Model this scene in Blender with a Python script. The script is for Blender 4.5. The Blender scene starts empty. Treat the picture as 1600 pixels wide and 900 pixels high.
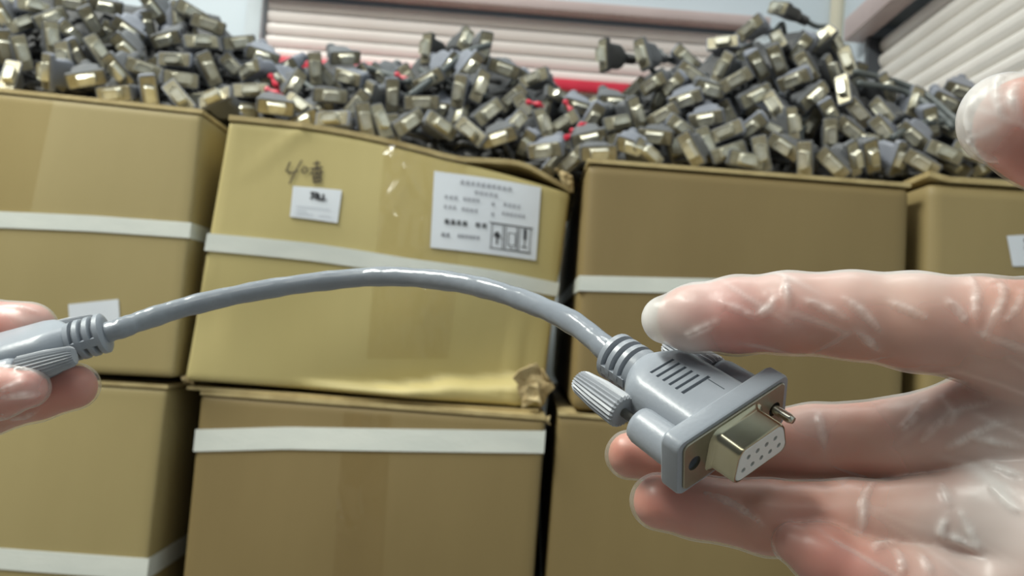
import bpy, bmesh, math, random
import numpy as np
from mathutils import Vector, Matrix

random.seed(7)
rng = np.random.default_rng(7)
scene = bpy.context.scene
COL = scene.collection

# ------------------------------------------------------------------ camera
FPX = 1385.0                                   # focal length in pixels of the 1600 px frame
ROLL, PITCH = math.radians(4.6), math.radians(3.0)
CAM = Vector((0.0, 0.0, 0.30))
_r0 = Vector((1, 0, 0)); FWD = Vector((0, math.cos(PITCH), math.sin(PITCH))); _u0 = Vector((0, -math.sin(PITCH), math.cos(PITCH)))
RGT = _r0 * math.cos(ROLL) + _u0 * math.sin(ROLL)
UPV = _u0 * math.cos(ROLL) - _r0 * math.sin(ROLL)
cd = bpy.data.cameras.new('camera'); cam = bpy.data.objects.new('camera', cd); COL.objects.link(cam)
cam.matrix_world = Matrix(((RGT.x, UPV.x, -FWD.x, CAM.x), (RGT.y, UPV.y, -FWD.y, CAM.y), (RGT.z, UPV.z, -FWD.z, CAM.z), (0, 0, 0, 1)))
cd.sensor_width = 36.0; cd.lens = FPX * 36.0 / 1600.0; cd.clip_start = 0.01; cd.clip_end = 50
cd.dof.use_dof = True; cd.dof.focus_distance = 0.205; cd.dof.aperture_fstop = 25.0
scene.camera = cam

# ------------------------------------------------------------------ world, lamps, exposure
w = bpy.data.worlds.new('room_light'); scene.world = w; w.use_nodes = True
bg = w.node_tree.nodes['Background']; bg.inputs[0].default_value = (0.86, 0.93, 1.0, 1); bg.inputs[1].default_value = 0.085
def area(name, loc, target, sx, sy, power, col):
    ld = bpy.data.lights.new(name, 'AREA'); ld.shape = 'RECTANGLE'; ld.size = sx; ld.size_y = sy; ld.energy = power; ld.color = col
    o = bpy.data.objects.new(name, ld); COL.objects.link(o); o.location = loc
    o.rotation_euler = (Vector(target) - Vector(loc)).to_track_quat('-Z', 'Y').to_euler(); return o
area('ceiling_lamp', (-1.00, 0.02, 1.75), (-1.00, 0.02, 0), 0.28, 1.2, 50, (0.98, 1.0, 0.92))
area('ceiling_lamp', (-0.15, 0.80, 2.45), (-0.15, 0.80, 0), 1.3, 0.28, 13, (0.98, 1.0, 0.95))
area('ceiling_lamp', (-0.6, -1.6, 2.3), (-0.6, -1.6, 0), 1.3, 0.28, 9, (0.98, 1.0, 0.92))
vs = scene.view_settings; vs.view_transform = 'Standard'; vs.look = 'None'; vs.gamma = 1.0; vs.use_curve_mapping = False; vs.exposure = 0.34
scene.cycles.use_denoising = True
scene.cycles.transparent_max_bounces = 16

def P(px, py, d):
    return CAM + d * (FWD + RGT * ((px - 800) / FPX) - UPV * ((py - 450) / FPX))
def PY(px, py, Y):
    v = FWD + RGT * ((px - 800) / FPX) - UPV * ((py - 450) / FPX); return CAM + v * ((Y - CAM.y) / v.y)
def PXW(px, py, X):
    v = FWD + RGT * ((px - 800) / FPX) - UPV * ((py - 450) / FPX); return CAM + v * ((X - CAM.x) / v.x)

# ------------------------------------------------------------------ materials
def lin(c):
    return tuple(((x / 255) / 12.92 if x / 255 <= 0.04045 else (((x / 255) + 0.055) / 1.055) ** 2.4) for x in c) + (1.0,)
def mat(name, col, rough=0.5, metal=0.0, col2=None, nscale=20, bump=0.0, bscale=200, stretch=(1, 1, 1), spec=0.5, coat=0.0, sss=0.0):
    m = bpy.data.materials.new(name); m.use_nodes = True; nt = m.node_tree; b = nt.nodes['Principled BSDF']
    b.inputs['Base Color'].default_value = lin(col); b.inputs['Roughness'].default_value = rough; b.inputs['Metallic'].default_value = metal
    b.inputs['Specular IOR Level'].default_value = spec; b.inputs['Coat Weight'].default_value = coat
    if sss: b.inputs['Subsurface Weight'].default_value = sss; b.inputs['Subsurface Scale'].default_value = 0.004
    tc = nt.nodes.new('ShaderNodeTexCoord'); mp = nt.nodes.new('ShaderNodeMapping'); mp.inputs['Scale'].default_value = stretch
    nt.links.new(tc.outputs['Object'], mp.inputs[0])
    if col2 is not None:
        n = nt.nodes.new('ShaderNodeTexNoise'); n.inputs['Scale'].default_value = nscale; n.inputs['Detail'].default_value = 4
        nt.links.new(mp.outputs[0], n.inputs['Vector'])
        cr = nt.nodes.new('ShaderNodeValToRGB'); cr.color_ramp.elements[0].position = 0.35; cr.color_ramp.elements[1].position = 0.65
        cr.color_ramp.elements[0].color = lin(col); cr.color_ramp.elements[1].color = lin(col2)
        nt.links.new(n.outputs['Fac'], cr.inputs[0]); nt.links.new(cr.outputs[0], b.inputs['Base Color'])
    if bump:
        n2 = nt.nodes.new('ShaderNodeTexNoise'); n2.inputs['Scale'].default_value = bscale; n2.inputs['Detail'].default_value = 3
        nt.links.new(mp.outputs[0], n2.inputs['Vector'])
        bp = nt.nodes.new('ShaderNodeBump'); bp.inputs['Strength'].default_value = bump; bp.inputs['Distance'].default_value = 0.001
        nt.links.new(n2.outputs['Fac'], bp.inputs['Height']); nt.links.new(bp.outputs[0], b.inputs['Normal'])
    return m
M = {}
M['kraft_a'] = mat('kraft_board', (157, 142, 98), 0.6, col2=(150, 135, 91), nscale=9, bump=0.25, bscale=90, stretch=(1, 1, 0.25))
M['kraft_b'] = mat('kraft_board_lit', (186, 172, 118), 0.58, col2=(178, 164, 110), nscale=8, bump=0.25, bscale=80, stretch=(1, 1, 0.25))  # lighter copy of the board: stronger light on this face painted into the colour
M['kraft_c'] = mat('kraft_board_shaded', (130, 112, 72), 0.62, col2=(123, 105, 66), nscale=10, bump=0.25, bscale=90, stretch=(1, 1, 0.25))  # darker copy of the board: weaker light at right and below painted in
M['kraft_d'] = mat('kraft_board_half_shaded', (146, 129, 87), 0.6, col2=(139, 122, 80), nscale=9, bump=0.25, bscale=90, stretch=(1, 1, 0.25))  # board copy toned down: light falloff at the far right painted in
M['kraft_edge'] = mat('kraft_edge', (184, 166, 120), 0.7, col2=(166, 147, 102), nscale=60, bump=0.3, bscale=300)
M['kraft_torn'] = mat('kraft_torn', (190, 172, 130), 0.8, col2=(158, 136, 94), nscale=60, bump=0.6, bscale=250)
M['strap'] = mat('white_strap', (214, 217, 210), 0.35, col2=(204, 208, 202), nscale=60, bump=0.2, bscale=600, stretch=(0.3, 1, 1))
M['paper'] = mat('label_paper', (216, 221, 228), 0.45, col2=(209, 214, 222), nscale=15)
M['ink'] = mat('ink', (40, 40, 46), 0.6)
M['ink_soft'] = mat('ink_grey', (118, 120, 130), 0.6)
M['marker'] = mat('marker_ink', (62, 52, 44), 0.5)
M['wall'] = mat('wall_paint', (196, 206, 214), 0.55, col2=(191, 201, 209), nscale=3, bump=0.05, bscale=80)
M['pipe'] = mat('cream_plastic', (222, 216, 196), 0.4)
M['frame'] = mat('white_frame', (206, 214, 220), 0.35)
M['header'] = mat('pink_grey_rail', (188, 170, 168), 0.45, col2=(180, 162, 160), nscale=12)
M['slat'] = mat('blind_slat', (234, 226, 222), 0.35, col2=(228, 219, 215), nscale=10)
M['slat_side'] = mat('blind_slat_side', (242, 238, 232), 0.25, col2=(234, 230, 224), nscale=10)
M['dark_jamb'] = mat('dark_jamb', (70, 74, 80), 0.5)
M['glass'] = mat('window_glass', (70, 74, 80), 0.1)
M['floor'] = mat('floor_concrete', (120, 116, 110), 0.7, col2=(104, 101, 96), nscale=8, bump=0.2, bscale=40)
M['red'] = mat('red_plastic', (205, 40, 66), 0.45, col2=(196, 34, 60), nscale=30)
M['pvc'] = mat('grey_pvc', (142, 148, 156), 0.36, col2=(138, 144, 152), nscale=40, bump=0.06, bscale=900)
M['cord'] = mat('grey_cord', (132, 138, 145), 0.2, col2=(125, 131, 139), nscale=60, bump=0.5, bscale=110)
M['knob'] = mat('grey_knob', (146, 150, 156), 0.42)
M['heap_pvc'] = mat('heap_shaded_grey_pvc', (106, 108, 111), 0.5, col2=(92, 94, 97), nscale=40)  # grey plastic darkened: shadows within the heap are put into the colour
M['heap_pvc2'] = mat('heap_shaded_bluish_pvc', (132, 136, 146), 0.5, col2=(120, 124, 134), nscale=40)  # bluish plastic, darkened the same way for shadows in the heap
M['heap_dark'] = mat('heap_dark_pvc', (70, 70, 70), 0.5, col2=(60, 60, 60), nscale=40)
M['heap_cord'] = mat('heap_cord', (92, 98, 98), 0.45, col2=(78, 84, 84), nscale=40)
M['tin'] = mat('tin_plate', (166, 161, 146), 0.36, 0.9, col2=(150, 144, 126), nscale=80, bump=0.06, bscale=500)
M['tin_bright'] = mat('tin_shell', (176, 172, 150), 0.22, 1.0, col2=(158, 152, 126), nscale=80)
M['tin_heap'] = mat('tin_heap', (166, 161, 142), 0.38, 0.6, col2=(142, 134, 110), nscale=90)
M['shell_heap'] = mat('shell_heap', (206, 205, 192), 0.3, 0.55, col2=(184, 180, 160), nscale=90)
M['steel'] = mat('steel_screw', (190, 186, 174), 0.25, 1.0)
M['insert'] = mat('socket_insert', (206, 208, 206), 0.45)
M['hole'] = mat('socket_hole_shade', (22, 22, 22), 0.6)

def tape_mat():
    m = bpy.data.materials.new('clear_tape'); m.use_nodes = True; nt = m.node_tree; nt.nodes.clear()
    out = nt.nodes.new('ShaderNodeOutputMaterial'); tr = nt.nodes.new('ShaderNodeBsdfTransparent'); tr.inputs[0].default_value = (0.95, 0.93, 0.88, 1)
    gl = nt.nodes.new('ShaderNodeBsdfGlossy'); gl.inputs['Roughness'].default_value = 0.16
    fr = nt.nodes.new('ShaderNodeFresnel'); fr.inputs[0].default_value = 1.45
    tc = nt.nodes.new('ShaderNodeTexCoord'); n = nt.nodes.new('ShaderNodeTexNoise'); n.inputs['Scale'].default_value = 55; n.inputs['Detail'].default_value = 2
    mp = nt.nodes.new('ShaderNodeMapping'); mp.inputs['Scale'].default_value = (1, 1, 0.35); mp.inputs['Rotation'].default_value = (0, 0.3, 0)
    bp = nt.nodes.new('ShaderNodeBump'); bp.inputs['Strength'].default_value = 0.8; bp.inputs['Distance'].default_value = 0.004
    nt.links.new(tc.outputs['Object'], mp.inputs[0]); nt.links.new(mp.outputs[0], n.inputs[0]); nt.links.new(n.outputs['Fac'], bp.inputs['Height'])
    nt.links.new(bp.outputs[0], gl.inputs['Normal']); nt.links.new(bp.outputs[0], fr.inputs['Normal'])
    ge = nt.nodes.new('ShaderNodeNewGeometry'); iv = nt.nodes.new('ShaderNodeMath'); iv.operation = 'SUBTRACT'; iv.inputs[0].default_value = 1.0
    nt.links.new(ge.outputs['Backfacing'], iv.inputs[1]); mu = nt.nodes.new('ShaderNodeMath'); mu.operation = 'MULTIPLY'
    nt.links.new(fr.outputs[0], mu.inputs[0]); nt.links.new(iv.outputs[0], mu.inputs[1])
    mx = nt.nodes.new('ShaderNodeMixShader'); nt.links.new(mu.outputs[0], mx.inputs[0]); nt.links.new(tr.outputs[0], mx.inputs[1]); nt.links.new(gl.outputs[0], mx.inputs[2])
    nt.links.new(mx.outputs[0], out.inputs[0]); return m
M['tape'] = tape_mat()

def skin_mat():
    m = bpy.data.materials.new('skin'); m.use_nodes = True; nt = m.node_tree; b = nt.nodes['Principled BSDF']
    at = nt.nodes.new('ShaderNodeAttribute'); at.attribute_name = 'flush'
    tc = nt.nodes.new('ShaderNodeTexCoord'); n = nt.nodes.new('ShaderNodeTexNoise'); n.inputs['Scale'].default_value = 70; n.inputs['Detail'].default_value = 3
    nt.links.new(tc.outputs['Object'], n.inputs[0])
    ad = nt.nodes.new('ShaderNodeMath'); ad.operation = 'MULTIPLY_ADD'; ad.inputs[1].default_value = 0.5; ad.use_clamp = True
    sb = nt.nodes.new('ShaderNodeMath'); sb.operation = 'SUBTRACT'; sb.inputs[1].default_value = 0.25
    nt.links.new(at.outputs['Fac'], sb.inputs[0]); nt.links.new(n.outputs['Fac'], ad.inputs[0]); nt.links.new(sb.outputs[0], ad.inputs[2])
    cr = nt.nodes.new('ShaderNodeValToRGB'); cr.color_ramp.elements[0].color = lin((182, 136, 112)); cr.color_ramp.elements[1].color = lin((188, 102, 88))
    nt.links.new(ad.outputs[0], cr.inputs[0]); nt.links.new(cr.outputs[0], b.inputs['Base Color'])
    b.inputs['Roughness'].default_value = 0.5; b.inputs['Subsurface Weight'].default_value = 0.25; b.inputs['Subsurface Scale'].default_value = 0.003
    return m
M['skin'] = skin_mat()
def glove_mat():
    m = bpy.data.materials.new('clear_vinyl'); m.use_nodes = True; nt = m.node_tree; nt.nodes.clear()
    out = nt.nodes.new('ShaderNodeOutputMaterial'); tr = nt.nodes.new('ShaderNodeBsdfTransparent'); tr.inputs[0].default_value = (0.98, 0.97, 0.96, 1)
    df = nt.nodes.new('ShaderNodeBsdfDiffuse'); df.inputs[0].default_value = (0.86, 0.87, 0.85, 1)
    tl = nt.nodes.new('ShaderNodeBsdfTranslucent'); tl.inputs[0].default_value = (0.86, 0.87, 0.85, 1)
    m0 = nt.nodes.new('ShaderNodeMixShader'); m0.inputs[0].default_value = 0.35; nt.links.new(df.outputs[0], m0.inputs[1]); nt.links.new(tl.outputs[0], m0.inputs[2])
    at = nt.nodes.new('ShaderNodeAttribute'); at.attribute_name = 'haze'
    m1 = nt.nodes.new('ShaderNodeMixShader'); nt.links.new(at.outputs['Fac'], m1.inputs[0]); nt.links.new(tr.outputs[0], m1.inputs[1]); nt.links.new(m0.outputs[0], m1.inputs[2])
    gl = nt.nodes.new('ShaderNodeBsdfGlossy'); gl.inputs['Roughness'].default_value = 0.34
    fr = nt.nodes.new('ShaderNodeFresnel'); fr.inputs[0].default_value = 1.33
    tc = nt.nodes.new('ShaderNodeTexCoord'); n = nt.nodes.new('ShaderNodeTexNoise'); n.inputs['Scale'].default_value = 140; n.inputs['Detail'].default_value = 3
    bp = nt.nodes.new('ShaderNodeBump'); bp.inputs['Strength'].default_value = 0.35; bp.inputs['Distance'].default_value = 0.0012
    nt.links.new(tc.outputs['Object'], n.inputs[0]); nt.links.new(n.outputs['Fac'], bp.inputs['Height']); nt.links.new(bp.outputs[0], gl.inputs['Normal'])
    m2 = nt.nodes.new('ShaderNodeMixShader')
    ge = nt.nodes.new('ShaderNodeNewGeometry'); iv = nt.nodes.new('ShaderNodeMath'); iv.operation = 'SUBTRACT'; iv.inputs[0].default_value = 1.0
    nt.links.new(ge.outputs['Backfacing'], iv.inputs[1]); mu = nt.nodes.new('ShaderNodeMath'); mu.operation = 'MULTIPLY'
    nt.links.new(fr.outputs[0], mu.inputs[0]); nt.links.new(iv.outputs[0], mu.inputs[1]); nt.links.new(mu.outputs[0], m2.inputs[0]); nt.links.new(m1.outputs[0], m2.inputs[1]); nt.links.new(gl.outputs[0], m2.inputs[2])
    nt.links.new(m2.outputs[0], out.inputs[0]); return m
M['glove'] = glove_mat()

# ------------------------------------------------------------------ helpers
def tag(o, label=None, cat=None, group=None, kind=None):
    if label: o['label'] = label
    if cat: o['category'] = cat
    if group: o['group'] = group
    if kind: o['kind'] = kind
    return o
def link_mesh(name, me, material, parent=None):
    o = bpy.data.objects.new(name, me); COL.objects.link(o)
    if material is not None and not me.materials: me.materials.append(M[material] if isinstance(material, str) else material)
    if parent is not None:
        o.parent = parent
        o.matrix_parent_inverse = parent.matrix_basis.inverted()
    return o
def mesh_from(name, verts, faces, smooth=False):
    me = bpy.data.meshes.new(name); me.from_pydata([tuple(v) for v in verts], [], [tuple(f) for f in faces]); me.update()
    if smooth: me.polygons.foreach_set('use_smooth', [True] * len(me.polygons))
    return me
def empty(name, loc):
    o = bpy.data.objects.new(name, None); COL.objects.link(o); o.location = loc; o.empty_display_size = 0.02
    return o
def bm_mesh(name, bm, smooth=False, angle=None):
    bmesh.ops.recalc_face_normals(bm, faces=bm.faces)
    me = bpy.data.meshes.new(name); bm.to_mesh(me); bm.free()
    if smooth or angle:
        me.polygons.foreach_set('use_smooth', [True] * len(me.polygons))
        if angle: me.set_sharp_from_angle(angle=math.radians(angle))
    return me
def box_verts(x0, x1, y0, y1, z0, z1):
    return [(x0, y0, z0), (x1, y0, z0), (x1, y1, z0), (x0, y1, z0), (x0, y0, z1), (x1, y0, z1), (x1, y1, z1), (x0, y1, z1)]
BOXF = [(0, 3, 2, 1), (4, 5, 6, 7), (0, 1, 5, 4), (1, 2, 6, 5), (2, 3, 7, 6), (3, 0, 4, 7)]
def bm_box(bm, x0, x1, y0, y1, z0, z1, bev=0.0, seg=2):
    vs_ = [bm.verts.new(v) for v in box_verts(x0, x1, y0, y1, z0, z1)]
    fs = [bm.faces.new([vs_[i] for i in f]) for f in BOXF]
    if bev:
        ed = list({e for f in fs for e in f.edges}); bmesh.ops.bevel(bm, geom=ed, offset=bev, segments=seg, affect='EDGES', profile=0.5)
def box_obj(name, dims, material, parent=None, bev=0.0):
    bm = bmesh.new(); bm_box(bm, *dims, bev=bev); return link_mesh(name, bm_mesh(name, bm, angle=35), material, parent)
def loft(sections, cap=True):
    """sections: list of equal-length point loops"""
    n = len(sections[0]); V = [p for s in sections for p in s]; F = []
    for i in range(len(sections) - 1):
        for j in range(n):
            k = (j + 1) % n; F.append((i * n + j, i * n + k, (i + 1) * n + k, (i + 1) * n + j))
    if cap: F.append(tuple(range(n))[::-1]); F.append(tuple((len(sections) - 1) * n + j for j in range(n)))
    return V, F
def rrect(wd, ht, r, n=5):
    r = min(r, wd / 2 - 1e-4, ht / 2 - 1e-4); pts = []
    for cx, cz, a0 in ((wd / 2 - r, ht / 2 - r, 0), (-wd / 2 + r, ht / 2 - r, 90), (-wd / 2 + r, -ht / 2 + r, 180), (wd / 2 - r, -ht / 2 + r, 270)):
        for i in range(n + 1):
            a = math.radians(a0 + 90 * i / n); pts.append((cx + r * math.cos(a), cz + r * math.sin(a)))
    return pts
def tube(points, rad, nseg=10, cap=True):
    """sweep along points (list of Vector); rad is a number or list"""
    pts = [Vector(p) for p in points]; n = len(pts); secs = []
    t0 = (pts[1] - pts[0]).normalized(); ref = Vector((0, 0, 1)) if abs(t0.z) < 0.9 else Vector((1, 0, 0)); nv = t0.cross(ref).normalized()
    for i in range(n):
        t = (pts[min(i + 1, n - 1)] - pts[max(i - 1, 0)]).normalized()
        nv = (nv - t * nv.dot(t)).normalized(); bv = t.cross(nv)
        r = rad[i] if isinstance(rad, (list, tuple)) else rad
        secs.append([pts[i] + (nv * math.cos(2 * math.pi * j / nseg) + bv * math.sin(2 * math.pi * j / nseg)) * r for j in range(nseg)])
    return loft(secs, cap)
def catmull(ctrl, per=10):
    c = [Vector(p) for p in ctrl]; c = [c[0] * 2 - c[1]] + c + [c[-1] * 2 - c[-2]]; out = []
    for i in range(1, len(c) - 2):
        for k in range(per):
            t = k / per; a, b, d, e = c[i - 1], c[i], c[i + 1], c[i + 2]
            out.append(0.5 * ((2 * b) + (d - a) * t + (2 * a - 5 * b + 4 * d - e) * t * t + (3 * b - a - 3 * d + e) * t ** 3))
    out.append(c[-2]); return out
def baked_boolean(obj, cutters):
    for c in cutters:
        md = obj.modifiers.new('cut', 'BOOLEAN'); md.operation = 'DIFFERENCE'; md.solver = 'EXACT'; md.object = c
    bpy.context.view_layer.update()
    dg = bpy.context.evaluated_depsgraph_get(); me = bpy.data.meshes.new_from_object(obj.evaluated_get(dg))
    obj.modifiers.clear(); old = obj.data; obj.data = me; bpy.data.meshes.remove(old)
    for c in cutters: bpy.data.objects.remove(c)
    me.polygons.foreach_set('use_smooth', [True] * len(me.polygons)); me.set_sharp_from_angle(angle=math.radians(32))

# ------------------------------------------------------------------ the room
YW = 1.42
corner = PY(1308, 100, YW); XR = corner.x
def plane_slab(name, dims, material, **kw):
    o = box_obj(name, dims, material); tag(o, kind='structure', **kw); return o
plane_slab('floor', (-3.0, XR + 0.1, -3.0, YW + 0.1, -0.06, 0.0), 'floor')
# back wall, built round the window opening
wx0, wx1 = PY(411, 60, YW).x, PY(1175, 70, YW).x
def zat(px, py, Y=YW): return PY(px, py, Y).z
w_top = zat(780, 18); w_bot = zat(780, 150) - 0.16
bm = bmesh.new()
for d in ((-3.0, wx0, YW, YW + 0.1, 0, 2.6), (wx1, XR + 0.1, YW, YW + 0.1, 0, 2.6), (wx0, wx1, YW, YW + 0.1, w_top + 0.018, 2.6), (wx0, wx1, YW, YW + 0.1, 0, w_bot)):
    bm_box(bm, *d)
tag(link_mesh('wall_back', bm_mesh('wall_back', bm), 'wall'), kind='structure')
win = empty('window_1', (wx0, YW, w_bot)); tag(win, kind='structure')
box_obj('window_header', (wx0 - 0.02, wx1 + 0.02, YW - 0.03, YW + 0.0, w_top - 0.001, w_top + 0.016), 'header', win, 0.002)
box_obj('window_frame', (wx0 - 0.028, wx0 - 0.002, YW - 0.014, YW, w_bot - 0.02, 2.2), 'frame', win, 0.003)
box_obj('window_frame', (wx1 + 0.002, wx1 + 0.028, YW - 0.014, YW, w_bot - 0.02, w_top), 'frame', win, 0.003)
box_obj('window_sill', (wx0 - 0.03, wx1 + 0.03, YW - 0.02, YW + 0.05, w_bot - 0.03, w_bot), 'frame', win, 0.003)
box_obj('window_pane', (wx0, wx1, YW + 0.06, YW + 0.066, w_bot, w_top), 'glass', win)
_rz = PY(905, 136, YW).z
box_obj('red_rail', (wx0 + 0.002, wx1 - 0.002, YW - 0.014, YW + 0.001, _rz - 0.009, _rz + 0.008), 'red', win, 0.002)
def slat_mesh(length, pitch, depth, name='slat'):
    prof = [(depth * 0.0, 0.0), (-depth * 0.55, pitch * 0.12), (-depth * 0.9, pitch * 0.35), (-depth, pitch * 0.6), (-depth * 0.72, pitch * 0.86), (-depth * 0.1, pitch * 0.93), (depth * 0.3, pitch * 0.9), (depth * 0.3, pitch * 0.04)]
    secs = [[(x, y, z) for y, z in prof] for x in (0, length)]
    return mesh_from(name, *loft(secs), smooth=False)
pitch = 0.0205
sm = slat_mesh(wx1 - wx0 - 0.004, pitch, 0.006); sm.materials.append(M['slat'])
z = w_top - 0.004
while z > w_bot:
    s = link_mesh('blind_slat', sm, None, win); s.location = (wx0 + 0.002, YW + 0.008, z - pitch); z -= pitch
    s.matrix_parent_inverse = win.matrix_basis.inverted()
# right wall with its own window
j_top = PXW(1376, 62, XR); h_l = PXW(1342, 42, XR)
ry1 = j_top.y + 0.045; ry0 = ry1 - 0.95; rz1 = PXW(1385, 38, XR).z; rz0 = PXW(1385, 130, XR).z - 0.2
bm = bmesh.new()
for d in ((XR, XR + 0.1, ry1, YW, 0, 2.6), (XR, XR + 0.1, -3.0, ry0, 0, 2.6), (XR, XR + 0.1, ry0, ry1, rz1 + 0.02, 2.6), (XR, XR + 0.1, ry0, ry1, 0, rz0)):
    bm_box(bm, *d)
tag(link_mesh('wall_right', bm_mesh('wall_right', bm), 'wall'), kind='structure')
win2 = empty('window_2', (XR, ry1, rz0)); tag(win2, kind='structure')
box_obj('window_header', (XR - 0.03, XR, ry0, h_l.y - 0.02, rz1 + 0.0, rz1 + 0.035), 'header', win2, 0.002)
box_obj('window_frame', (XR - 0.004, XR + 0.05, ry1 - 0.012, ry1 + 0.002, rz0, rz1), 'dark_jamb', win2, 0.001)
box_obj('window_sill', (XR - 0.02, XR + 0.05, ry0, ry1, rz0 - 0.03, rz0), 'frame', win2, 0.003)
box_obj('window_pane', (XR + 0.06, XR + 0.066, ry0, ry1, rz0, rz1), 'glass', win2)
sm2 = slat_mesh(ry1 - ry0 - 0.014, 0.0225, 0.008); sm2.materials.append(M['slat_side'])
z = rz1 - 0.002
while z > rz0:
    s = link_mesh('blind_slat', sm2, None, win2); s.rotation_euler = (0, 0, -math.pi / 2)
    s.location = (XR + 0.02, ry1 - 0.012, z - 0.0225); z -= 0.0225
    s.matrix_parent_inverse = win2.matrix_basis.inverted()
# cream corner strip where the walls meet
V, F = tube([Vector((XR - 0.006, YW - 0.006, 0)), Vector((XR - 0.006, YW - 0.006, 2.6))], 0.0125, 12)
tag(link_mesh('trim_1', mesh_from('trim_1', V, F, True), 'pipe'), kind='structure')

# ------------------------------------------------------------------ cartons
def inv_bilinear(c, p):
    u = v = 0.5
    for _ in range(30):
        a = (1 - u) * (1 - v); 
        fx = [(1 - u) * (1 - v) * c[0][k] + u * (1 - v) * c[1][k] + u * v * c[2][k] + (1 - u) * v * c[3][k] - p[k] for k in (0, 1)]
        du = [(1 - v) * (c[1][k] - c[0][k]) + v * (c[2][k] - c[3][k]) for k in (0, 1)]
        dv = [(1 - u) * (c[3][k] - c[0][k]) + u * (c[2][k] - c[1][k]) for k in (0, 1)]
        det = du[0] * dv[1] - du[1] * dv[0]
        u -= (fx[0] * dv[1] - fx[1] * dv[0]) / det; v -= (du[0] * fx[1] - du[1] * fx[0]) / det
    return u, v

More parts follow.
